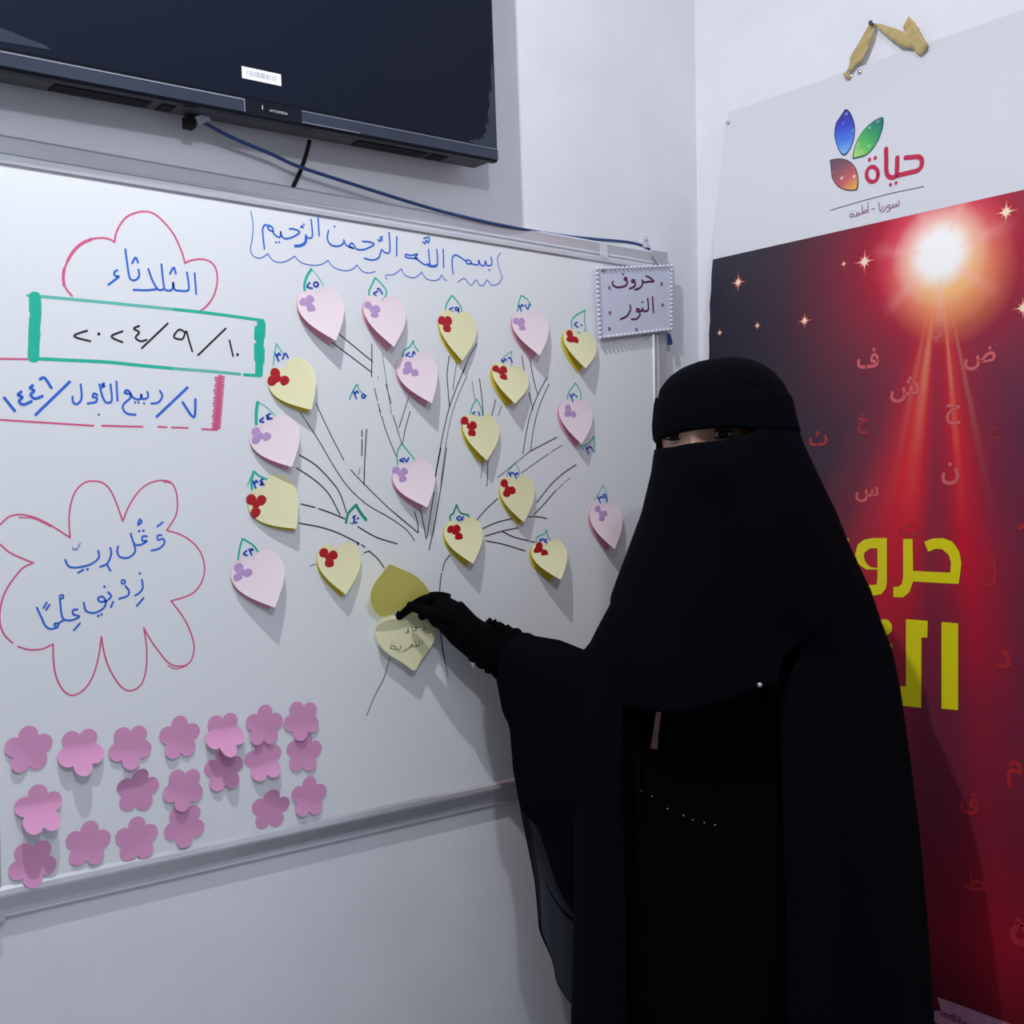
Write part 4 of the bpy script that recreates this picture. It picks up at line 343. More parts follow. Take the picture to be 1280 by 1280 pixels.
LAY = [0, 0, 0, 0, 1, 1, 1, 1, 0, 1, 0, 0, 0, 0, 0, 0, 0, 0, 1]
for i, (x, z, rot, c, cd) in enumerate(D['flowers']):
    R = .0315; c /= 1000; ra = math.radians(rot); da = math.radians(cd); y0 = -.0206 - .0012 * LAY[i]
    o_ = [(r * math.cos(t + ra) * R, r * math.sin(t + ra) * R) for r, t in FO]
    def fn(u, v, c=c, da=da):
        s = (u * math.cos(da) + v * math.sin(da)) / R; s0 = -.25 if c > .015 else .15
        t = max(0, s - s0) / (1 - s0)
        return (u, -c * t ** 1.5 - .0004 * math.sin(40 * u + i) - .0004, v)
    v, f = sheet(o_, (0, 0), fn, 8)
    o = mesh_obj('flower_note', v, f, M_FLOW, None, True); o.location = (x / 1000, y0, z / 1000)
    tag(o, 'pink flower-shaped paper note, %s' % FLAB[i], 'sticky note', 'pink flower notes at the board bottom')

# ------------------------------------------------------------ held heart note
hb = D['held']['base']; hf = D['held']['flap']
root = tag(empty('heart_note', hb[0]), 'plain yellow heart note with pencil writing, its flap lifted by the gloved hand', 'sticky note', 'heart notes on the whiteboard')
def cen(l): return [sum(p[k] for p in l) / len(l) for k in range(3)]
def closed_smooth(l, k=4):
    e = smooth_path([Vector(q) for q in (l[-2:] + l + l[:2])], k); return e[2 * k:-2 * k - k]
kb = (hb[10][1] - hb[0][1]) / (hb[10][2] - hb[0][2]); c = cen(hb); o2 = [(p[0], p[2]) for p in hb]
v, f = sheet([(p.x, p.y) for p in closed_smooth(o2)], (c[0], c[2]), lambda x, y: (x, hb[0][1] + kb * (y - hb[0][2]), y))
place(mesh_obj('base_heart', v, f, M_YELF, None, True), root)
k_ = (hf[11][1] - hf[0][1]) / (hf[11][2] - hf[0][2]); c = cen(hf); o2 = [(p[0], p[2]) for p in hf]
def flapfn(x, y):
    t = max(0, y - hf[0][2]); return (x, hf[0][1] + k_ * (y - hf[0][2]) - .10 * max(0, -(x - c[0]) - .012) - .0012, y)
v, f = sheet([(p.x, p.y) for p in closed_smooth(o2)], (c[0], c[2]), flapfn)
place(mesh_obj('flap_heart', v, f, mat('translucent_yellow_paper', srgb(236, 226, 120), .8, var=.02, transl=.32), None, True), root)  # deeper yellow paints in the tint of the flap's shaded underside
b = MB()
for a in D['held']['text']:
    v, f = ribbon2d(pairs(a), .0011); b.add([(p.x, hb[0][1] + kb * (p.y - hb[0][2]) - .0006, p.y) for p in v], f)
place(b.build('pencil_writing', M_PEN), root)

# ------------------------------------------------------------ beaded sign on the board corner
q = [Vector((p[0], p[1])) for p in D['sign']]
sg = tag(empty('beaded_sign', (q[3].x, -.021, q[3].y)), 'small white card sign edged with pearl beads at the upper right corner of the board', 'sign')
M_CARD = mat('white_card', srgb(206, 210, 228), .7, var=.02)
M_PURP = mat('purple_ink', srgb(92, 28, 84), .5, var=.3, scale=40)
M_PEARL = mat('pearl', srgb(214, 216, 224), .22, var=.05, coat=.6)
M_GEM = mat('rhinestone', srgb(150, 154, 165), .15, metal=.6)
ctr = sum(q, Vector((0, 0))) / 4
ins = [p + (ctr - p) * .03 for p in q]
rr = [[(p.x, y, p.y) for p in q] for y in (-.0285, -.0300)]
place(MB().loft(rr).build('card', M_CARD), sg)
b = MB()
for a in D['signtext']:
    v, f = ribbon2d(pairs(a), .0042); b.add([(p.x, -.0302, p.y) for p in v], f)
place(b.build('lettering', M_PURP), sg)
proto = MB().sphere((0, 0, 0), .0032, 10, 6).build('bead', M_PEARL, None, True); place(proto, sg); first = True
for k in range(4):
    a, bq = ins[k], ins[(k + 1) % 4]; nb = (18, 15, 18, 15)[k]
    for j in range(nb):
        p = a + (bq - a) * (j / nb)
        if first: o = proto; first = False
        else: o = proto.copy(); COL.objects.link(o)
        o.location = (p.x, -.0326, p.y)
for gx, gz in D['signgems']:
    o = MB().disc((0, 0, 0), .0035, (0, -1, 0), 6, .002).build('rhinestone', M_GEM); place(o, sg); o.location = (gx, -.0302, gz)

t_ = D['tag']
o = MB().loft([[(p[0], y, p[2]) for p in t_] for y in (-.0285, -.0300)]).build('plastic_tag', mat('dark_blue_plastic', srgb(44, 66, 110), .3)); tag(o, 'small dark blue plastic tag sticking out below the beaded sign', 'tag')
t_ = D['tape']
o = MB().loft([[(p[0], y, p[2]) for p in t_] for y in (-.0290, -.0295)]).build('clear_tape', mat('clear_tape', (.86, .88, .92, 1), .12, alpha=.35)); tag(o, 'short strip of shiny clear tape on the top frame near the beaded sign', 'tape')
hk = D['hook']
b = MB().box((hk[0] - .006, -.011, hk[2] - .014), (hk[0] + .006, -.008, hk[2] + .008)); b.tube([(hk[0], -.010, hk[2] + .002), (hk[0], -.017, hk[2] + .002)], .0025, 8)
tag(b.build('wall_hook', mat('hook_white', (.6, .62, .66, 1), .4)), 'tiny white nail-in wall hook above the right end of the board frame', 'hook')

# ------------------------------------------------------------ television
fl, fr = D['tv']['fl'], D['tv']['fr']
TA = math.atan2(fr[2] - fl[2], fr[0] - fl[0]); TX = Vector((math.cos(TA), 0, math.sin(TA))); TZ = Vector((-math.sin(TA), 0, math.cos(TA))); TO = Vector(fr)
TW, TH = .92, .53
tv = tag(empty('television', (TO.x - TW / 2, -.001, TO.z)), 'black flat-screen television mounted on the wall above the whiteboard', 'television')
def tp(u, y, v): return TO + TX * (u - TW) + TZ * v + Vector((0, y + .10, 0))
def tbox(name, u0, u1, v0, v1, y0, y1, m, bev=0.):
    c = [tp(u, y, v) for u, y, v in ((u0, y0, v0), (u1, y0, v0), (u1, y1, v0), (u0, y1, v0), (u0, y0, v1), (u1, y0, v1), (u1, y1, v1), (u0, y1, v1))]
    o = MB().add(c, [(3, 2, 1, 0), (4, 5, 6, 7), (0, 1, 5, 4), (1, 2, 6, 5), (2, 3, 7, 6), (3, 0, 4, 7)]).build(name, m)
    if bev: bake(o, ('BEVEL', dict(width=bev, segments=3)));
    for p in o.data.polygons: p.use_smooth = False
    place(o, tv); return o
M_TVB = mat('black_gloss_plastic', (.006, .008, .014, 1), .30, spec=.2, var=.1)
M_SCR = mat('dark_screen', (.008, .011, .022, 1), .32, spec=.10, var=.06, scale=3)
M_FILM = mat('protective_film', (.055, .068, .105, 1), .22, spec=.3, alpha=.6, var=.3, scale=20)
M_FILM2 = mat('film_edge', (.36, .39, .46, 1), .3, alpha=.6)
M_VENT = mat('vent_black', (.002, .002, .003, 1), .9)
M_UND = mat('dark_grey_plastic', (.045, .047, .056, 1), .5)
tbox('bezel', 0, TW, 0, TH, -.100, -.085, M_TVB, .003)
tbox('screen', .012, TW - .010, .026, TH - .012, -.1006, -.095, M_SCR)
tbox('back_shell', .006, TW - .006, .001, TH - .01, -.0855, -.042, M_UND, .006)
tbox('wall_bracket', .25, TW - .25, .10, TH - .10, -.043, -.0205, M_UND)
for u0, u1 in ((.07, .10), (.20, .33), (.345, .365), (.66, .79), (.80, .83)):
    tbox('vent_slot', u0, u1, -.0006, .004, -.080, -.054, M_VENT)
uc0 = (D['tv']['f1'][0] - TO.x) + TW; uc1 = (D['tv']['f2'][0] - TO.x) + TW
tbox('protective_film', 0, uc0, .004, .021, -.1014, -.1008, M_FILM); tbox('protective_film', uc1, TW - .001, .004, .021, -.1014, -.1008, M_FILM)
for u0, u1, v0, v1 in ((.02, uc0, .0205, .0222), (uc0 - .0014, uc0, .004, .021), (uc1, TW - .002, .0205, .0216), (uc1, uc1 + .10, .004, .0052)):
    tbox('film_edge', u0, u1, v0, v1, -.1016, -.1010, M_FILM2)
# ragged remains of film along the right and lower left of the screen
for poly in ([(TW - .004, .022), (TW - .062, .024), (TW - .055, .030), (TW - .050, .027), (TW - .046, .034), (TW - .040, .030), (TW - .036, .037), (TW - .032, .033), (TW - .030, .045), (TW - .024, .042), (TW - .026, .062), (TW - .019, .060), (TW - .020, .085), (TW - .015, .088), (TW - .017, .112), (TW - .010, .118), (TW - .011, .150), (TW - .006, .170), (TW - .004, .12)],
             [(.02, .060), (.08, .056), (.135, .050), (.185, .040), (.190, .036), (.14, .034), (.08, .034), (.02, .036)]):
    v, f = fill2d([poly]); o = mesh_obj('film_remnant', [tp(a, -.1012, c_) for a, c_ in v], f, M_FILM); place(o, tv)
s_ = D['tv']; sx0 = s_['s0'][0] - TO.x + TW; sx1 = s_['s1'][0] - TO.x + TW; sv1 = (Vector(s_['s0']) - TO).dot(TZ); sv0 = (Vector(s_['s3']) - TO).dot(TZ)
lab = tbox('barcode_label', sx0, sx1, sv0, sv1, -.1012, -.1008, mat('label_white', (.85, .86, .90, 1), .5))
b = MB(); u = sx0 + .007
while u < sx1 - .008:
    wd_ = random.choice((.0006, .0009, .0014)); b.add([tp(u, -.1014, sv0 + .005), tp(u + wd_, -.1014, sv0 + .005), tp(u + wd_, -.1014, sv1 - .004), tp(u, -.1014, sv1 - .004)], [(0, 1, 2, 3)]); u += wd_ + random.choice((.0008, .0012, .0018))
o = b.build('barcode', mat('barcode_grey', srgb(120, 120, 128), .6)); o.parent = lab
def text_mesh(body, size, bold=0.):
    cv = bpy.data.curves.new('lettering', 'FONT'); cv.body = body; cv.size = size; cv.align_x = 'CENTER'; cv.align_y = 'CENTER'; cv.offset = bold
    t = bpy.data.objects.new('lettering', cv); COL.objects.link(t); dg = bpy.context.evaluated_depsgraph_get()
    me = bpy.data.meshes.new_from_object(t.evaluated_get(dg)); v = [tuple(p.co) for p in me.vertices]; f = [tuple(p.vertices) for p in me.polygons]
    bpy.data.objects.remove(t); bpy.data.curves.remove(cv); bpy.data.meshes.remove(me); return v, f
v, f = text_mesh('HYTOMERIA', .0052)
uc = (s_['logo'][0] + s_['logo2'][0]) / 2 - TO.x + TW + .008
place(mesh_obj('maker_lettering', [tp(uc + a, -.1010, .0125 + c_) for a, c_, _ in v], f, mat('silver_print', (.55, .57, .62, 1), .3)), tv)
tbox('indicator_mark', uc - .0260, uc - .0250, .012, .018, -.1012, -.1000, mat('silver_print', (.5, .5, .5, 1)))

# cables
def cable(name, pts, rad, m, label, extra=None):
    root = tag(empty(name, pts[0]), label, 'cable')
    p = smooth_path([Vector(x) for x in pts], 8); place(MB().tube(p, rad, 8).build('cord', m, None, True), root); return root
cb = cable('network_cable', D['blue'], .0028, mat('blue_cable_jacket', srgb(34, 66, 120), .4), 'blue network cable drooping from the television along the top of the board')
b = MB().box((-.009, -.006, -.006), (.012, .006, .006)); o = b.build('connector', mat('clear_connector', srgb(168, 172, 190), .2)); o.parent = cb; o.location = (-.002, 0, .003); o.rotation_euler = (.2, -.5, 0)
b = MB().box((-.010, -.008, -.006), (.004, .008, .010)); o = b.build('socket_boot', M_VENT); o.parent = cb; o.location = (-.014, .004, -.006)
cable('power_cable', D['black'], .0032, M_VENT, 'short black cable hanging from the television behind the whiteboard')

# ------------------------------------------------------------ hanging poster
def sheet_x(z):
    t = min(1, max(0, (2.10 - z) / .4)); return -(.008 + .030 * t * t * (3 - 2 * t))
def PX(y, z, off=.0005): return (sheet_x(z) - off, y, z)
ZT, ZB_, YR = 2.114, .36, -.815
RED = sum(p[1] for p in D['poster']['red']) / 4000
po = tag(empty('poster', (-.01, -.45, ZB_)), 'tall hanging poster with white header and glowing red artwork behind the person', 'poster')
class E:
    nt = None
    def __init__(s, k): s.k = k
    @staticmethod
    def op(o, *a, clamp=False):
        n = E.nt.nodes.new('ShaderNodeMath'); n.operation = o; n.use_clamp = clamp
        for i, q in enumerate(a):
            if isinstance(q, E): E.nt.links.new(q.k, n.inputs[i])
            else: n.inputs[i].default_value = q
        return E(n.outputs[0])
    def __add__(s, o): return E.op('ADD', s, o)
    def __sub__(s, o): return E.op('SUBTRACT', s, o)
    def __mul__(s, o): return E.op('MULTIPLY', s, o)
    __radd__ = __add__; __rmul__ = __mul__
    def ramp(s, lo, hi, stops):
        n = E.nt.nodes.new('ShaderNodeMapRange'); E.nt.links.new(s.k, n.inputs[0]); n.inputs[1].default_value = lo; n.inputs[2].default_value = hi
        r = E.nt.nodes.new('ShaderNodeValToRGB'); E.nt.links.new(n.outputs[0], r.inputs[0]); e = r.color_ramp.elements; r.color_ramp.interpolation = 'LINEAR' if len(stops) > 3 else 'EASE'
        for i, (x, c) in enumerate(stops):
            x = (x - lo) / (hi - lo); q = e[i] if i < 2 else e.new(x)
            if i < 2: q.position = x
            q.color = c if isinstance(c, tuple) else (c, c, c, 1)
        return E(r.outputs[0])
def mixc(f, a, b, mode='MIX'):
    n = E.nt.nodes.new('ShaderNodeMix'); n.data_type = 'RGBA'; n.blend_type = mode
    for i, q in ((0, f), (6, a), (7, b)):
        if isinstance(q, E): E.nt.links.new(q.k, n.inputs[i])
        else: n.inputs[i].default_value = q
    return E(n.outputs[2])
def poster_mat():
    m = bpy.data.materials.new('poster_print'); m.use_nodes = True; E.nt = nt = m.node_tree; b = nt.nodes['Principled BSDF']
    uv = nt.nodes.new('ShaderNodeUVMap'); uv.uv_map = 'metres'; sp = nt.nodes.new('ShaderNodeSeparateXYZ'); nt.links.new(uv.outputs[0], sp.inputs[0])
    y, z = E(sp.outputs[0]), E(sp.outputs[1])
    by, bz = (q / 1000 for q in D['poster']['burst'])
    h = (y - by) * -1.0; v = z - bz
    r = E.op('SQRT', h * h + v * v); th = E.op('MULTIPLY', E.op('ARCTAN2', h, v * -1.0), 57.2958)
    nz = nt.nodes.new('ShaderNodeTexNoise'); nz.inputs['Scale'].default_value = 5; nz.inputs['Detail'].default_value = 3; nt.links.new(uv.outputs[0], nz.inputs['Vector']); nzv = E(nz.outputs['Fac'])
    bg = mixc(h.ramp(-.5, .2, [(-.5, 0.), (-.30, .05), (-.12, .6), (.2, 1.)]), srgb(40, 37, 50), srgb(92, 44, 70))
    low = z.ramp(.4, 1.5, [(.4, 0.), (.62, .15), (.95, .75), (1.4, 1.)])
    bg = mixc(low, srgb(72, 20, 34), bg)
    bg = mixc(z.ramp(.4, .8, [(.42, 1.), (.62, 0.)]), bg, srgb(34, 20, 30))
    F = th.ramp(-45, 45, [(-34, 0.), (-23, .16), (-16, .62), (-11, 1.), (-6.5, .92), (-2.5, .34), (1, .5), (4.6, 1.), (8, .70), (11, .36), (16, .16), (26, 0.)])
    fade = z.ramp(.35, 1.75, [(.36, .04), (.50, .18), (.62, .42), (.80, .26), (1.0, .32), (1.22, .80), (1.40, 1.)])  # lower part dimmed: print fade plus the person's shade painted in
    blob = E.op('MULTIPLY', F * fade, nzv.ramp(0, 1, [(.25, .78), (.7, 1.)]))
    c = mixc(blob, bg, srgb(222, 16, 44))
    # streaks of light
    st = th.ramp(-45, 45, [(-16, 0.), (-13.5, .45), (-11.5, .1), (-8.3, 1.), (-5.5, 0.), (3.2, 0.), (4.8, .9), (6.3, .1), (10, 0.), (11.5, .5), (13, 0.)])
    sf = r.ramp(0, .6, [(.05, 1.), (.16, .75), (.24, .30), (.34, .08), (.46, 0.)])
    c = mixc(st * sf, c, srgb(250, 190, 140))
    # burst
    gl = r.ramp(0, .4, [(0, 1.), (.07, 1.), (.11, .85), (.16, .48), (.24, .22), (.33, .07), (.4, 0.)])
    c = mixc(gl, c, r.ramp(0, .4, [(.0, srgb(255, 255, 255)), (.03, srgb(255, 252, 248)), (.055, srgb(252, 196, 190)), (.09, srgb(226, 72, 92)), (.13, srgb(196, 20, 48)), (.4, srgb(130, 14, 34))]))
    hy, vy = h - .016, v + .036; ry = E.op('SQRT', hy * hy + vy * vy)
    c = mixc(ry.ramp(0, .12, [(0, .85), (.03, .72), (.06, .45), (.09, .16), (.12, 0.)]), c, srgb(255, 196, 104))
    c = mixc(r.ramp(0, .4, [(.026, 1.), (.066, 0.)]), c, (1, .99, .97, 1))
    # spikes of the burst
    sk = E.op('POWER', E.op('ABSOLUTE', E.op('COSINE', E.op('MULTIPLY', th, math.pi / 180 * 3.5))), 14.)
    c = mixc(sk * r.ramp(0, .4, [(.03, 0.), (.05, .35), (.09, .2), (.14, 0.)]), c, srgb(255, 190, 190))
    c = mixc(E.op('GREATER_THAN', z, RED), c, (.66, .675, .715, 1))
    nt.links.new(c.k, b.inputs['Base Color']); b.inputs['Roughness'].default_value = .38; b.inputs['Specular IOR Level'].default_value = .4
    return m
lz = [p[1] / 1000 for p in D['poster']['left']][::-1]; ly_ = [p[0] / 1000 for p in D['poster']['left']][::-1]
NU, NV = 24, 60; V = []; F = []
def ledge(z): return interp(z, lz, ly_) + .0012 * math.sin(z * 95) * (1 if z < 1.82 else .2)
for j in range(NV + 1):
    z = ZT + (ZB_ - ZT) * j / NV; y0 = ledge(z)
    for i in range(NU + 1):
        y = y0 + (YR - y0) * i / NU; V.append((sheet_x(z), y, z))
F = [(j * (NU + 1) + i, j * (NU + 1) + i + 1, (j + 1) * (NU + 1) + i + 1, (j + 1) * (NU + 1) + i) for j in range(NV) for i in range(NU)]
ps = mesh_obj('poster_sheet', V, F, poster_mat(), None, True)
uvl = ps.data.uv_layers.new(name='metres')
for p in ps.data.polygons:
    for li in p.loop_indices: q = V[ps.data.loops[li].vertex_index]; uvl.data[li].uv = (q[1], q[2])
place(ps, po)
def pm(l): return [(y / 1000, z / 1000) for y, z in l]
def pfill(name, loops, m, off=.0006, label=None):
    v, f = fill2d(loops); o = mesh_obj(name, [PX(y, z, off) for y, z in v], f, m); place(o, po)
    if label: o['label'] = label
    return o
def pstroke(name, strokes, m, off=.0008, label=None, k=6):
    b = MB()
    for w, l in strokes: v, f = ribbon2d(l, w, k); b.add([PX(p.x, p.y, off) for p in v], f)
    o = place(b.build(name, m), po)
    if label: o['label'] = label
    return o
PD = D['poster']
def grad_mat(name, axis, lo, hi, stops, dotcol=None):
    m = bpy.data.materials.new(name); m.use_nodes = True; E.nt = nt = m.node_tree; b = nt.nodes['Principled BSDF']
    g = nt.nodes.new('ShaderNodeTexCoord'); sp = nt.nodes.new('ShaderNodeSeparateXYZ'); nt.links.new(g.outputs['Object'], sp.inputs[0])
    d = E(sp.outputs[1]) * axis[0] + E(sp.outputs[2]) * axis[1]
    vo = nt.nodes.new('ShaderNodeTexVoronoi'); vo.inputs['Scale'].default_value = 70; nt.links.new(g.outputs['Object'], vo.inputs['Vector'])
    c = d.ramp(lo, hi, stops); c = mixc(E(vo.outputs['Distance']).ramp(0, 1, [(.12, .55 if dotcol else .25), (.28, 0.)]), c, dotcol or (.8, .85, 1, 1))
    nt.links.new(c.k, b.inputs['Base Color']); b.inputs['Roughness'].default_value = .4
    return m
def rng(l, ax):
    d = [p[0] * ax[0] + p[1] * ax[1] for p in l]; return min(d), max(d)
def offset(l, s):
    cy = sum(p[0] for p in l) / len(l); cz = sum(p[1] for p in l) / len(l); return [(cy + (y - cy) * s, cz + (z - cz) * s) for y, z in l]
for key, ax, cols, edge, dc in (('leafb', (0, 1), [srgb(130, 190, 236), srgb(70, 120, 220), srgb(52, 66, 190), srgb(48, 44, 140)], srgb(36, 44, 110), None),
                            ('leafg', (-.7, .7), [srgb(186, 226, 130), srgb(96, 190, 90), srgb(40, 150, 100), srgb(22, 100, 110)], srgb(20, 84, 90), None),
                            ('leafr', (-.5, -.85), [srgb(92, 74, 94), srgb(130, 84, 98), srgb(200, 92, 96), srgb(234, 186, 60)], srgb(80, 60, 70), (1, .95, .9, 1))):
    l = [tuple(p) for p in [(v.x, v.y) for v in closed_smooth(pm(PD[key]), 4)]]
    lo_, hi_ = rng(l, ax); n_ = len(cols) - 1
    m = grad_mat('logo_' + {'leafb': 'blue', 'leafg': 'green', 'leafr': 'red'}[key], ax, lo_, hi_, [(lo_ + (hi_ - lo_) * i / n_, cc) for i, cc in enumerate(cols)], dc)
    o = pfill('logo_leaf', [l], mat('logo_edge_' + key[-1], edge, .4), .0006, {'leafb': 'blue leaf', 'leafg': 'green leaf', 'leafr': 'red and yellow leaf'}[key])
    o2 = pfill('leaf_fill', [offset(l, .92)], m, .0010); o2.parent = o
M_CRIM = mat('crimson_print', srgb(186, 30, 72), .4, var=.05)
pstroke('logo_lettering', [(w / 1000, pm(l)) for w, l in PD['hayat']], M_CRIM, .0008)
pstroke('logo_rule', [(.0013, pm(PD['rule']))], mat('dark_print', srgb(84, 78, 96), .5), .0008)
pstroke('caption_lettering', [(.0016, pm(l)) for l in PD['syria']], mat('plum_print', srgb(134, 84, 108), .5), .0008)
M_YEL = mat('yellow_print', srgb(226, 214, 14), .4, var=.02)
b = MB()
for l in PD['yellow']: v, f = fill2d([pm(l)]); b.add([PX(y, z, .0008) for y, z in v], f)
v, f = fill2d([pm(l) for l in PD['waw']]); b.add([PX(y, z, .0008) for y, z in v], f)
for y, z, r_ in PD['ydots']:
    b.add([PX(y / 1000 + r_ / 1000 * math.cos(t * .2618), z / 1000 + r_ / 1000 * math.sin(t * .2618), .0008) for t in range(24)], [tuple(range(24))])
place(b.build('title_lettering', M_YEL), po)
M_L0 = mat('pale_red_print', srgb(206, 92, 96), .45, var=.15); M_L1 = mat('dull_red_print', srgb(170, 38, 46), .45, var=.15)
for ch, y, z, s, k in PD['letters']:
    if s <= 0: continue
    v, f = text_mesh(ch, 1.0, .022); xs = [p[0] for p in v]; ys = [p[1] for p in v]; hh = max(max(ys) - min(ys), .75 * (max(xs) - min(xs))); sc = s * 1.35 / 1000 / hh
    cx, cy = (max(xs) + min(xs)) / 2, (max(ys) + min(ys)) / 2
    place(mesh_obj('letter_print', [PX(y / 1000 - (a - cx) * sc, z / 1000 + (c_ - cy) * sc, .0007) for a, c_, _ in v], [tuple(reversed(q_)) for q_ in f], M_L1 if k else M_L0), po)
M_S0 = mat('salmon_print', srgb(224, 120, 92), .45); M_S1 = mat('star_core_print', srgb(255, 222, 200), .45)
for y, z, s in PD['stars']:
    if s <= 0: continue
    y /= 1000; z /= 1000; s *= 1.4 / 1000
    star = lambda R, r_, off: [PX(y + (R if k % 2 == 0 else r_) * math.sin(math.pi * k / 8) * (1 if k % 4 == 0 else .62 if k % 2 == 0 else 1), z + (R if k % 2 == 0 else r_) * math.cos(math.pi * k / 8) * (1 if k % 4 == 0 else .62 if k % 2 == 0 else 1), off) for k in range(16)]
    o = place(MB().add(star(s, s * .30, .0006), [tuple(range(16))]).build('star_print', M_S0), po)
    o2 = MB().add(star(s * .55, s * .24, .0009), [tuple(range(16))]).build('star_core', M_S1); o2.parent = o
pfill('banner_print', [pm(PD['banner'])], mat('mauve_print', srgb(160, 112, 138), .45), .0006, 'mauve ribbon-shaped print with red lettering')  # mauve darkened to include the person's shade
pstroke('banner_lettering', [(.0022, pm(l)) for l in PD['btext']], mat('maroon_print', srgb(120, 40, 80), .45), .0009, k=3)
M_STEEL = mat('steel', (.62, .62, .66, 1), .25, metal=.9)
for y, z in PD['eye']:
    y /= 1000; z /= 1000; ring = []
    for k in range(16):
        a = math.pi * k / 8; ring.append([PX(y + (.0055 + .0018 * math.cos(2 * math.pi * j / 8)) * math.cos(a), z + (.0055 + .0018 * math.cos(2 * math.pi * j / 8)) * math.sin(a), .001 + .0014 * math.sin(2 * math.pi * j / 8)) for j in range(8)])
    ring.append(ring[0]); place(MB().loft(ring, False).build('eyelet', M_STEEL, None, True), po)
for y, z in PD['pin']:
    y /= 1000; z /= 1000; b = MB().disc(PX(y, z, .0006), .0042, (-1, 0, 0), 12, .003); b.tube([PX(y, z, 0), (-.0045, y, z)], .001, 6); place(b.build('push_pin', M_STEEL, None, True), po)

ny, nz_ = (q_ / 1000 for q_ in PD['nail'])
b = MB().tube([(0, ny, nz_), (-.022, ny, nz_ + .003)], .0017, 8); b.disc((-.022, ny, nz_ + .003), .0042, (-1, 0, .1), 12, .0016)
tag(b.build('nail', mat('dark_steel', (.10, .10, .11, 1), .4, metal=.8)), 'dark nail in the wall holding up the gold ribbon', 'nail')
rb = tag(empty('hanging_ribbon', (-.012, ny, nz_)), 'gold satin ribbon looped over the nail from the two poster eyelets', 'ribbon')
M_GOLD = mat('gold_satin', srgb(206, 184, 124), .42, var=.22, scale=45, transl=.25, sheen=.3)
for i, l in enumerate(PD['ribbon']):
    l2 = pm(l); v, f = fill2d([l2]); top = max(p[1] for p in l2)
    bm = bmesh.new()
    vv = [bm.verts.new((y, z, 0)) for y, z in v]
    for q_ in f: bm.faces.new([vv[k] for k in q_])
    bmesh.ops.subdivide_edges(bm, edges=bm.edges[:], cuts=3, use_grid_fill=True)
    bm.verts.index_update(); F = [tuple(p.index for p in fc.verts) for fc in bm.faces]
    V = [(-.0115 - .0012 * i - .004 * math.sin(170 * (p.co.x * .5 + p.co.y * .9)) ** 2, p.co.x, p.co.y) for p in bm.verts]; bm.free()
    o = mesh_obj(['ribbon_knot', 'ribbon_strand', 'ribbon_strand'][i], V, F, M_GOLD, None, True); place(bake(o, ('SOLIDIFY', dict(thickness=.0006))), rb)

# ------------------------------------------------------------ person
PD = D['person']
pr = tag(empty('person', PD['P0'], PD['rot']), 'person in black veil, face covering and gloves, lifting a yellow heart note on the whiteboard', 'person')
M_CLOTH = mat('black_crepe', (.0011, .0016, .0032, 1), .88, spec=.045, var=.3, scale=60, bump=.08)
M_DRESS = mat('black_dress_cloth', (.0008, .0008, .0014, 1), .88, spec=.04, var=.3, scale=90)
M_GLOVE = mat('black_knit', (.0010, .0011, .0018, 1), .85, spec=.06, var=.3, scale=250)
M_SKIN = mat('skin', srgb(222, 176, 152), .5, var=.06, scale=40)
def sheer_mat():
    m = mat('sheer_black_chiffon', (.010, .012, .019, 1), .75, spec=.2, var=.2, scale=200); nt = m.node_tree
    t = nt.nodes.new('ShaderNodeBsdfTransparent'); t.inputs[0].default_value = (.80, .84, 1, 1); ms = nt.nodes.new('ShaderNodeMixShader'); ms.inputs[0].default_value = .87
    nt.links.new(t.outputs[0], ms.inputs[1]); nt.links.new(nt.nodes['Principled BSDF'].outputs[0], ms.inputs[2]); nt.links.new(ms.outputs[0], nt.nodes['Material Output'].inputs[0]); return m
M_SHEER = sheer_mat()
hx, hy, hz = PD['head']
FA = math.radians(-23)
fd = Vector((math.sin(FA), -math.cos(FA), 0)); fs = Vector((math.cos(FA), math.sin(FA), 0)); fu = Vector((0, 0, 1))   # face forward, its right-hand side as seen, up
def hp(s, f_, u): return Vector((hx, hy, hz)) + fs * s + fd * f_ + fu * u
# body: one continuous skin, grown from overlapping volumes and remeshed
B = MB()
rings = []
for i in range(33):
    t = math.pi * (i + .1) / 32.2; el = t - math.pi / 2; row = []
    for j in range(48):
        az = 2 * math.pi * j / 48; ca = math.cos(az); sa = math.sin(az)
        ce = math.cos(el); se = math.sin(el)
        s = .071 * ce * sa * (1 - .22 * max(0, -se)); fo = .088 * ce * ca; u = .107 * se
        g = lambda a0, e0, wa, we: math.exp(-((math.atan2(sa, ca) - a0) / wa) ** 2 - ((el - e0) / we) ** 2)
        fo += .013 * g(0, -.26, .16, .20) + .010 * g(0, .02, .13, .22) + .006 * g(0, .20, .6, .12) - .010 * (g(.48, .0, .20, .13) + g(-.48, .0, .20, .13)) + .006 * g(0, -.58, .35, .10) + .008 * g(0, -.95, .4, .2)
        fo += .004 * (g(.55, -.28, .25, .2) + g(-.55, -.28, .25, .2))
        row.append(hp(s, fo, u))
    rings.append(row)
B.loft(rings)
for sg_ in (-1, 1): B.sphere(hp(.075 * sg_, -.005, -.005), .018, 12, 8, (.45, .8, 1.3))
def ell(c, a, b_, n=24): return [(c[0] + a * math.cos(2 * math.pi * k / n), c[1] + b_ * math.sin(2 * math.pi * k / n), c[2]) for k in range(n)]
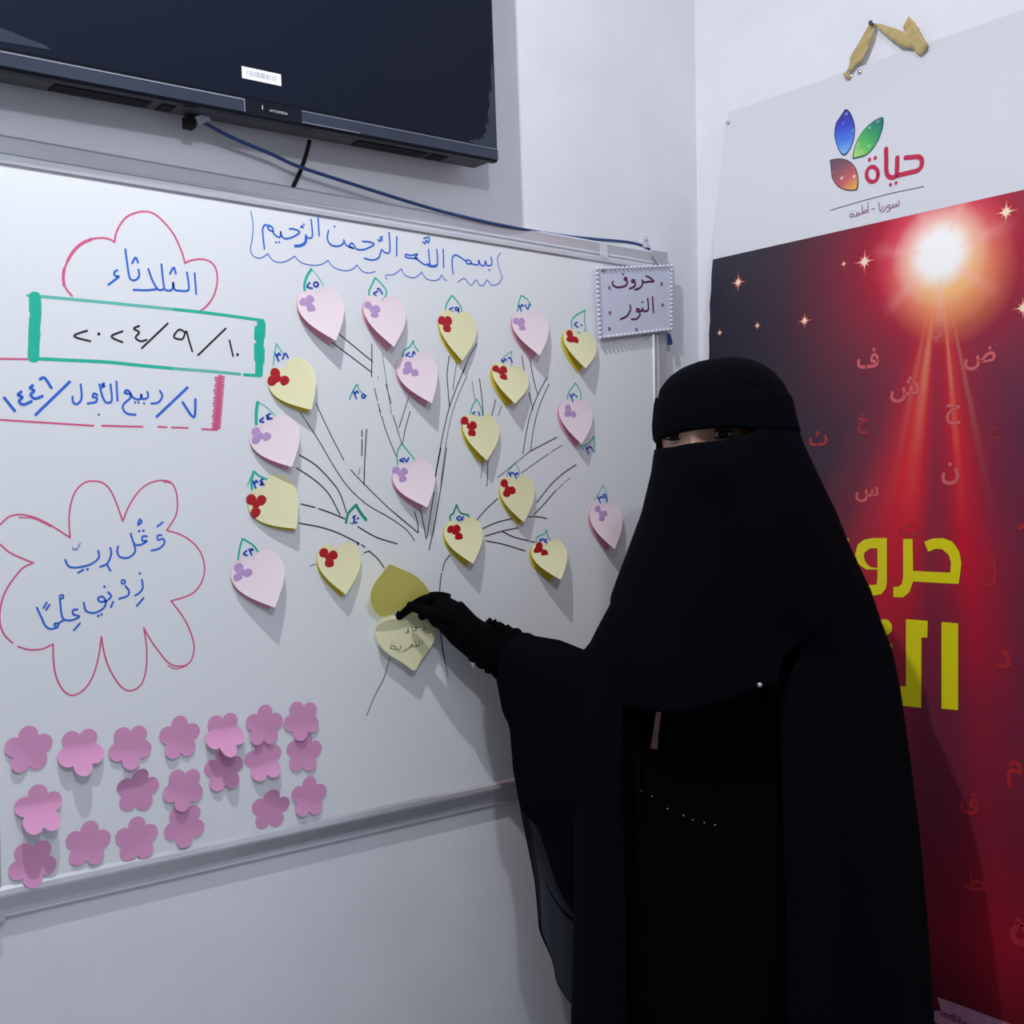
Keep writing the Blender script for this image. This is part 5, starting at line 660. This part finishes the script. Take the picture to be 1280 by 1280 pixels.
B.loft([ell((hx, hy + .02, hz - .02), .046, .052), ell((hx, .01, 1.30), .050, .055), ell((hx + .005, .02, 1.24), .075, .068), ell((.005, .03, 1.205), .135, .080), ell((.01, .03, 1.16), .165, .095), ell((.012, .025, 1.05), .145, .105), ell((.014, .03, .93), .125, .095), ell((.016, .04, .84), .150, .110), ell((.016, .04, .76), .150, .115), ell((.016, .04, .70), .12, .10)])
B.tube([(-.065, .04, .76), (-.072, .03, .42), (-.078, .05, .09)], [.082, .055, .036], 16); B.tube([(-.078, .07, .045), (-.082, -.02, .032), (-.086, -.11, .026)], [.034, .032, .022], 12)
B.tube([(.10, .04, .76), (.108, .03, .42), (.112, .05, .09)], [.082, .055, .036], 16); B.tube([(.112, .07, .045), (.114, -.02, .032), (.117, -.11, .026)], [.034, .032, .022], 12)
ar = [Vector(p) for p in PD['arm']]
B.tube([ar[0] + Vector((.05, 0, .02))] + ar, [.046, .040, .034, .031, .027, .022], 16)
B.sphere(Vector(PD['hand']['palm']) + Vector((.012, -.004, -.006)), .013, 14, 10)
B.tube([(.15, .03, 1.17), (.195, .04, 1.13), (.215, .06, .92), (.20, -.03, .74)], [.055, .048, .038, .024], 16)
B.tube([(.20, -.03, .745), (.195, -.06, .70), (.19, -.075, .655)], [.024, .034, .020], 12)
for k in range(4): B.tube([(.205 - .010 * k, -.058 - .012 * k, .69), (.200 - .010 * k, -.076 - .010 * k, .645), (.192 - .008 * k, -.078 - .008 * k, .605 + .008 * abs(k - 1.3))], [.009, .0085, .007], 8)
B.tube([(.185, -.075, .71), (.165, -.10, .675), (.160, -.105, .645)], [.010, .009, .007], 8)
body = B.build('body', M_SKIN, pr); bake(body, ('REMESH', dict(mode='VOXEL', voxel_size=.0048)), ('SMOOTH', dict(factor=.5, iterations=3)))
# eyes
def eye_mat():
    m = bpy.data.materials.new('eye_white_and_iris'); m.use_nodes = True; E.nt = nt = m.node_tree; b = nt.nodes['Principled BSDF']
    g = nt.nodes.new('ShaderNodeTexCoord'); sp = nt.nodes.new('ShaderNodeSeparateXYZ'); nt.links.new(g.outputs['Object'], sp.inputs[0])
    x, z = E(sp.outputs[0]), E(sp.outputs[2]); r = E.op('SQRT', x * x + z * z)
    nt.links.new(r.ramp(0, .013, [(0, (.003, .002, .002, 1)), (.0030, (.004, .003, .002, 1)), (.0036, (.018, .009, .005, 1)), (.0074, (.010, .005, .003, 1)), (.0080, (.62, .60, .60, 1)), (.013, (.60, .56, .56, 1))]).k, b.inputs['Base Color'])
    b.inputs['Roughness'].default_value = .3; b.inputs['Specular IOR Level'].default_value = .2; return m
M_EYE = eye_mat(); M_LASH = mat('dark_lashes', (.006, .004, .004, 1), .6)
for sg_ in (-1, 1):
    o = MB().sphere((0, 0, 0), .0138, 24, 16).build('eye', M_EYE, pr, True); o.location = hp(.0365 * sg_, .0655, .002); o.rotation_euler = (0, 0, FA + math.radians(6))
    up = []; 
    for k in range(11):
        a = -1.15 + 2.3 * k / 10; up.append(hp(.0365 * sg_ + .0165 * math.sin(a), .0655 + .0150 * math.cos(a) , .002 + .0066 * math.cos(a) - .0005))
    MB().tube(up, [.001] + [.0024] * 9 + [.001], 6).build('upper_lashes', M_LASH, pr, True)
    dn_ = [hp(.0365 * sg_ + .0165 * math.sin(-1.15 + .23 * k), .0655 + .0146 * math.cos(-1.15 + .23 * k), .002 - .0066 * math.cos(-1.15 + .23 * k)) for k in range(11)]
    MB().tube(dn_, .0013, 6).build('lower_lashes', M_LASH, pr, True)
    br = [hp(.034 * sg_ + (.019 - .0038 * k) * .85, .079 - .00060 * (k - 5) ** 2 , .019 - .0002 * (k - 5) ** 2) for k in range(11)]
    MB().tube(br, [.001] + [.0024] * 9 + [.001], 6).build('eyebrow', M_LASH, pr, True)

# veil geometry: elliptical rings (centre x, half width, height) with matching depth
KH = PD['khim']; kz = [k[2] for k in KH][::-1]; kx = [k[0] for k in KH][::-1]; ka = [k[1] for k in KH][::-1]
DB = [.030, .052, .070, .088, .100, .106, .110, .113, .116, .122, .130, .138, .146, .156, .162, .168, .172, .178, .186, .198, .21][::-1]
YC = [-.018] * 9 + [-.012, -.004, .004, .012, .018, .02, .02, .02, .02, .02, .02, .02]; YC = YC[::-1]
PY = [451, 455, 462, 472, 486, 505, 530, 556, 590, 640, 690, 740, 780, 815, 860, 950, 1050, 1150, 1260, 1400, 1560][::-1]
def vs_(z): return interp(z, kz, kx), interp(z, kz, ka), interp(z, kz, DB), interp(z, kz, YC), interp(z, kz, PY)
def zat(py): return interp(-py, [-p for p in PY], kz)
def folds(ph, z, amp):
    w_ = math.cos(ph) ** 2
    return amp * w_ * (math.sin(7 * ph + 3 * z) + .6 * math.sin(13 * ph - 5 * z + 1.3) + .4 * math.sin(21 * ph + 2.1))
def ring_pt(ph, z, off=0., amp=0.):
    x, a, b_, y, _ = vs_(z); k = 1 + folds(ph, z, amp)
    return Vector((x + (a + off) * math.sin(ph) * (1 + folds(ph, z, amp) * .3), y - (b_ + off) * math.cos(ph) * k, z))
RD = math.radians
OPY = [508, 516, 530, 560, 640, 690, 780, 860, 1050, 1560]; OL = [-30, -75, -92, -98, -82, -76, -60, -50, -49, -44]; OR = [-30, 10, 28, 34, 32, 28, 18, 7, 5, 0]
top = KH[0][2]; zb = .26
rows = []
zs = [top - (top - zat(560)) * (i / 26) ** 1.3 for i in range(27)] + [zat(560) + (zb - zat(560)) * i / 70 for i in range(1, 71)]
NP = 96
for z in zs:
    py = vs_(z)[4]; l = RD(interp(py, OPY, OL)); r_ = RD(interp(py, OPY, OR)); amp = interp(py, [560, 760, 1200], [0., .03, .09])
    rows.append([ring_pt(r_ + (l + 2 * math.pi - r_) * i / NP, z, 0, amp) for i in range(NP + 1)])
tp_ = sum(rows[0], Vector()) / len(rows[0]) + Vector((0, 0, .003))
b = MB().grid(rows); n0 = len(b.v); b.v.append(tuple(tp_)); b.f += [(n0, i + 1, i) for i in range(NP)]
veil = b.build('head_veil', M_CLOTH, pr, True); bake(veil, ('WELD', dict(merge_threshold=.0004)), ('SOLIDIFY', dict(thickness=.0012, offset=-1)))
# headband over the forehead
st = PD['slit_top']; sx = [p[0] for p in st]; sz = [p[1] for p in st]
sbx = [p[0] for p in PD['slit_bot']]; sbz = [p[1] for p in PD['slit_bot']]
def head_x(ph, off): x, a, _, _, _ = vs_(zat(545)); return x + (a + off) * math.sin(ph)
rows = []
for i in range(15):
    t = i / 14; row = []
    for j in range(73):
        ph = RD(-135 + 220 * j / 72); z1 = interp(head_x(ph, .004), sx, sz); z0 = zat(497) + .004 * math.sin(ph * 2) - .006 * max(0, ph)
        z = z0 + (z1 - z0) * t; off = .0030 + .0016 * math.sin(math.pi * t) + (.0006 * math.sin(2 * t * math.pi + ph * 2))
        if t > .93: off -= .002
        off *= max(0., min(1., (RD(85) - ph) / .5)) if ph > 0 else 1
        row.append(ring_pt(ph, z, off))
    rows.append(row)
hbnd = MB().grid(rows).build('headband', M_CLOTH, pr, True); bake(hbnd, ('SOLIDIFY', dict(thickness=.002, offset=-1)))
# face veil
hmx = [p[0] for p in PD['hem']]; hmz = [p[1] for p in PD['hem']]
LPY, LA = [556, 700, 740, 780, 815, 900], [-122, -112, -96, -70, -59, -54]; RPY, RA = [556, 640, 740, 800, 857, 900], [52, 52, 42, 26, 8, 5]
rows = []
for i in range(49):
    t = i / 48; row = []; zc = zat(553) + (zat(890) - zat(553)) * t; py = vs_(zc)[4]
    l = RD(interp(py, LPY, LA)); r_ = RD(interp(py, RPY, RA))
    for j in range(61):
        ph = l + (r_ - l) * j / 60; ztop = interp(head_x(ph, .004), sbx, sbz)
        xg = vs_(zc)[0] + vs_(zc)[1] * math.sin(ph); zbot = interp(xg, hmx, hmz)
        z = ztop + (zbot - ztop) * t
        nose = .010 * math.exp(-((ph - FA) / .35) ** 2) * math.exp(-((t - .10) / .09) ** 2)
        drape = .016 * math.sin(math.pi * min(1, t * 1.05)) ** .7
        fo = t * .010 * (math.sin(5.5 * (ph - .9 * t) + 2.2) + .5 * math.sin(11 * (ph - 1.1 * t) + .4)) * max(.12, math.cos(ph)) 
        row.append(ring_pt(ph, z, .0022 + nose + drape * max(.0, math.cos(ph - FA)) * .9 + fo * max(0, math.cos(ph)) + .006 * t * max(0, math.cos(ph))))
    rows.append(row)
nq = MB().grid(rows).build('face_veil', M_CLOTH, pr, True); bake(nq, ('SOLIDIFY', dict(thickness=.0014, offset=-1)))
# dress
def dr(z, x, a, b_, y=.025, n=72):
    amp = interp(z, [.2, .95, 1.2], [.10, .03, 0]); row = []
    for k in range(n):
        t = 2 * math.pi * k / n; q_ = 1 + amp * (math.sin(9 * t) + .6 * math.sin(15 * t + 1)) * .5; row.append((x + a * q_ * math.cos(t), y + b_ * q_ * math.sin(t), z))
    return row
keys = [(.02, .03, .30, .25), (.40, .025, .235, .19), (.70, .018, .205, .160), (.88, .013, .185, .138), (.98, .008, .165, .122), (1.08, .008, .180, .128), (1.16, .008, .185, .115), (1.215, .005, .155, .098), (1.25, .0, .100, .085), (1.29, .0, .066, .066), (1.31, 0, .058, .060)]
kzz = [k[0] for k in keys]; rows = []
for i in range(60):
    z = .02 + 1.29 * i / 59; rows.append(dr(z, *(interp(z, kzz, [k[c_] for k in keys]) for c_ in (1, 2, 3))))
MB().loft(rows, False).build('dress', M_DRESS, pr, True)
def on_dress(p):
    z = p[2]; x0, a, b_ = (interp(z, kzz, [k[c_] for k in keys]) for c_ in (1, 2, 3)); s = max(-.97, min(.97, (p[0] - x0) / a)); return Vector((p[0], .025 - b_ * math.sqrt(1 - s * s) * 1.04 - .004, z))
M_SIL = mat('silver_sequin', (.55, .52, .55, 1), .2, metal=.7, var=.3, scale=300)
b = MB()
for p in PD['seq']: b.sphere(on_dress(p), .0011, 8, 6)
b.build('waist_sequins', M_SIL, pr, True)
for i, s in enumerate(PD['strips']):
    c0 = [on_dress(p) for p in s]; mm = mat('grey_trim', srgb(64, 64, 80), .5) if i == 0 else mat('rose_trim', srgb(120, 86, 96), .4, metal=.3, var=.5, scale=260)
    MB().add([p + Vector((0, -.002, 0)) for p in c0], [tuple(range(len(c0)))]).build('chest_trim', mm, pr)
bp_ = Vector(PD['brooch']); xx, aa, bb_, yy, _ = vs_(bp_.z); s = (bp_.x - xx) / aa; bp_.y = yy - (bb_ + .014) * math.sqrt(1 - s * s) - .008
b = MB().sphere(bp_, .0030, 12, 8); b.disc(bp_ + Vector((0, .001, 0)), .0036, (0, -1, 0), 10, .001); b.build('brooch', M_SIL, pr, True)
# sleeve and glove
sl = PD['sleeve']; pts = smooth_path([Vector(p[:3]) for p in sl], 6); rad = []
for i in range(len(pts)):
    t = i / 6; k = min(int(t), len(sl) - 2); rr_ = sl[k][3] + (sl[k + 1][3] - sl[k][3]) * min(1, t - k); rad.append(rr_ + (.0022 * math.sin(i * 1.7) + .0012 * math.sin(i * 2.9) if i > 8 else 0))
slv = MB().tube(pts, rad, 32).build('sleeve', M_DRESS, pr, True)
H = PD['hand']; B = MB()
w_ = [Vector(p) for p in H['wrist']]
B.tube(w_, [.034, .033, .031, .030], 20)
pc = Vector(H['palm']); B.sphere(pc, .024, 16, 12, (1.1, .9, 1.0)); B.sphere(pc + Vector((-.006, .004, .006)), .021, 16, 12)
for nm, rr_ in (('thumb', [.015, .0125, .011, .0075]), ('index', [.014, .012, .0108, .0098, .0074]), ('middle', [.014, .011, .0098, .0080]), ('ring', [.014, .011, .0096, .0080]), ('little', [.013, .0098, .0088, .0070])):
    ps_ = [Vector(p) for p in H[nm]]; sp_ = smooth_path(ps_, 4); rads = [interp(i / 4, list(range(len(rr_))), rr_) for i in range(len(sp_))]
    B.tube(sp_, rads, 12); B.sphere(sp_[-1], rads[-1], 10, 8)
    B.tube([w_[2], (w_[3] + ps_[0]) / 2, ps_[0]], [.020, .019, rr_[0]], 12)
gl = B.build('glove', M_GLOVE, pr); bake(gl, ('REMESH', dict(mode='VOXEL', voxel_size=.0022)), ('SMOOTH', dict(factor=.6, iterations=9)))
# veil hanging from the raised arm
WG = PD['wing']
def curve(l, t):
    f_ = t * (len(l) - 1); k = min(int(f_), len(l) - 2); return Vector(l[k]).lerp(Vector(l[k + 1]), f_ - k)
def coons(topc, inn, bor, nu=34, nv=44, bulge=0., seed=0):
    rows = []; t0, t1 = Vector(topc[0]), Vector(topc[-1]); b0, b1 = Vector(inn[-1]), Vector(bor[-1])
    for j in range(nv + 1):
        v = j / nv; row = []
        for i in range(nu + 1):
            u = i / nu
            P = curve(inn, v) * (1 - u) + curve(bor, v) * u + curve(topc, u) * (1 - v) + b0.lerp(b1, u) * v - (t0 * (1 - u) * (1 - v) + t1 * u * (1 - v) + b0 * (1 - u) * v + b1 * u * v)
            P.y += bulge * math.sin(math.pi * min(1, v * 2.4) if v < .42 else math.pi * .5 * 2) * (1 - u) * .5 + .010 * math.sin(math.pi * u) * math.sin(9 * u + 2 * v + seed) * min(1, v * 3)
            row.append(P)
        rows.append(row)
    return MB().grid(rows)
wg = coons(WG['ridge'], WG['innb'], WG['back'], seed=1.).build('veil_back_layer', M_SHEER, pr, True)
wf = coons(WG['ridge'], WG['innf'], WG['front'], seed=.2).build('veil_front_layer', M_CLOTH, pr, True)
fp = [Vector(p) for p in PD['fold']]; fp = smooth_path(fp, 5)
MB().grid([[p + Vector((-.001, -.004, .0035)), p + Vector((.001, -.004, -.0045 * min(1, .3 + k / 10)))] for k, p in enumerate(fp)]).build('veil_fold', M_CLOTH, pr, True)
# stitched hem along the outer edge of the sheer layer
bk = [Vector(p) for p in WG['back']]; hem = smooth_path(bk[6:], 6); rows = []
for k, p in enumerate(hem):
    w__ = .013 * max(.12, 1 - k / (len(hem) * .80)) ; rows.append([p + Vector((0, -.0015, 0)), p + Vector((w__, -.0018, .0))])
MB().grid(rows).build('veil_hem', M_CLOTH, pr, True)
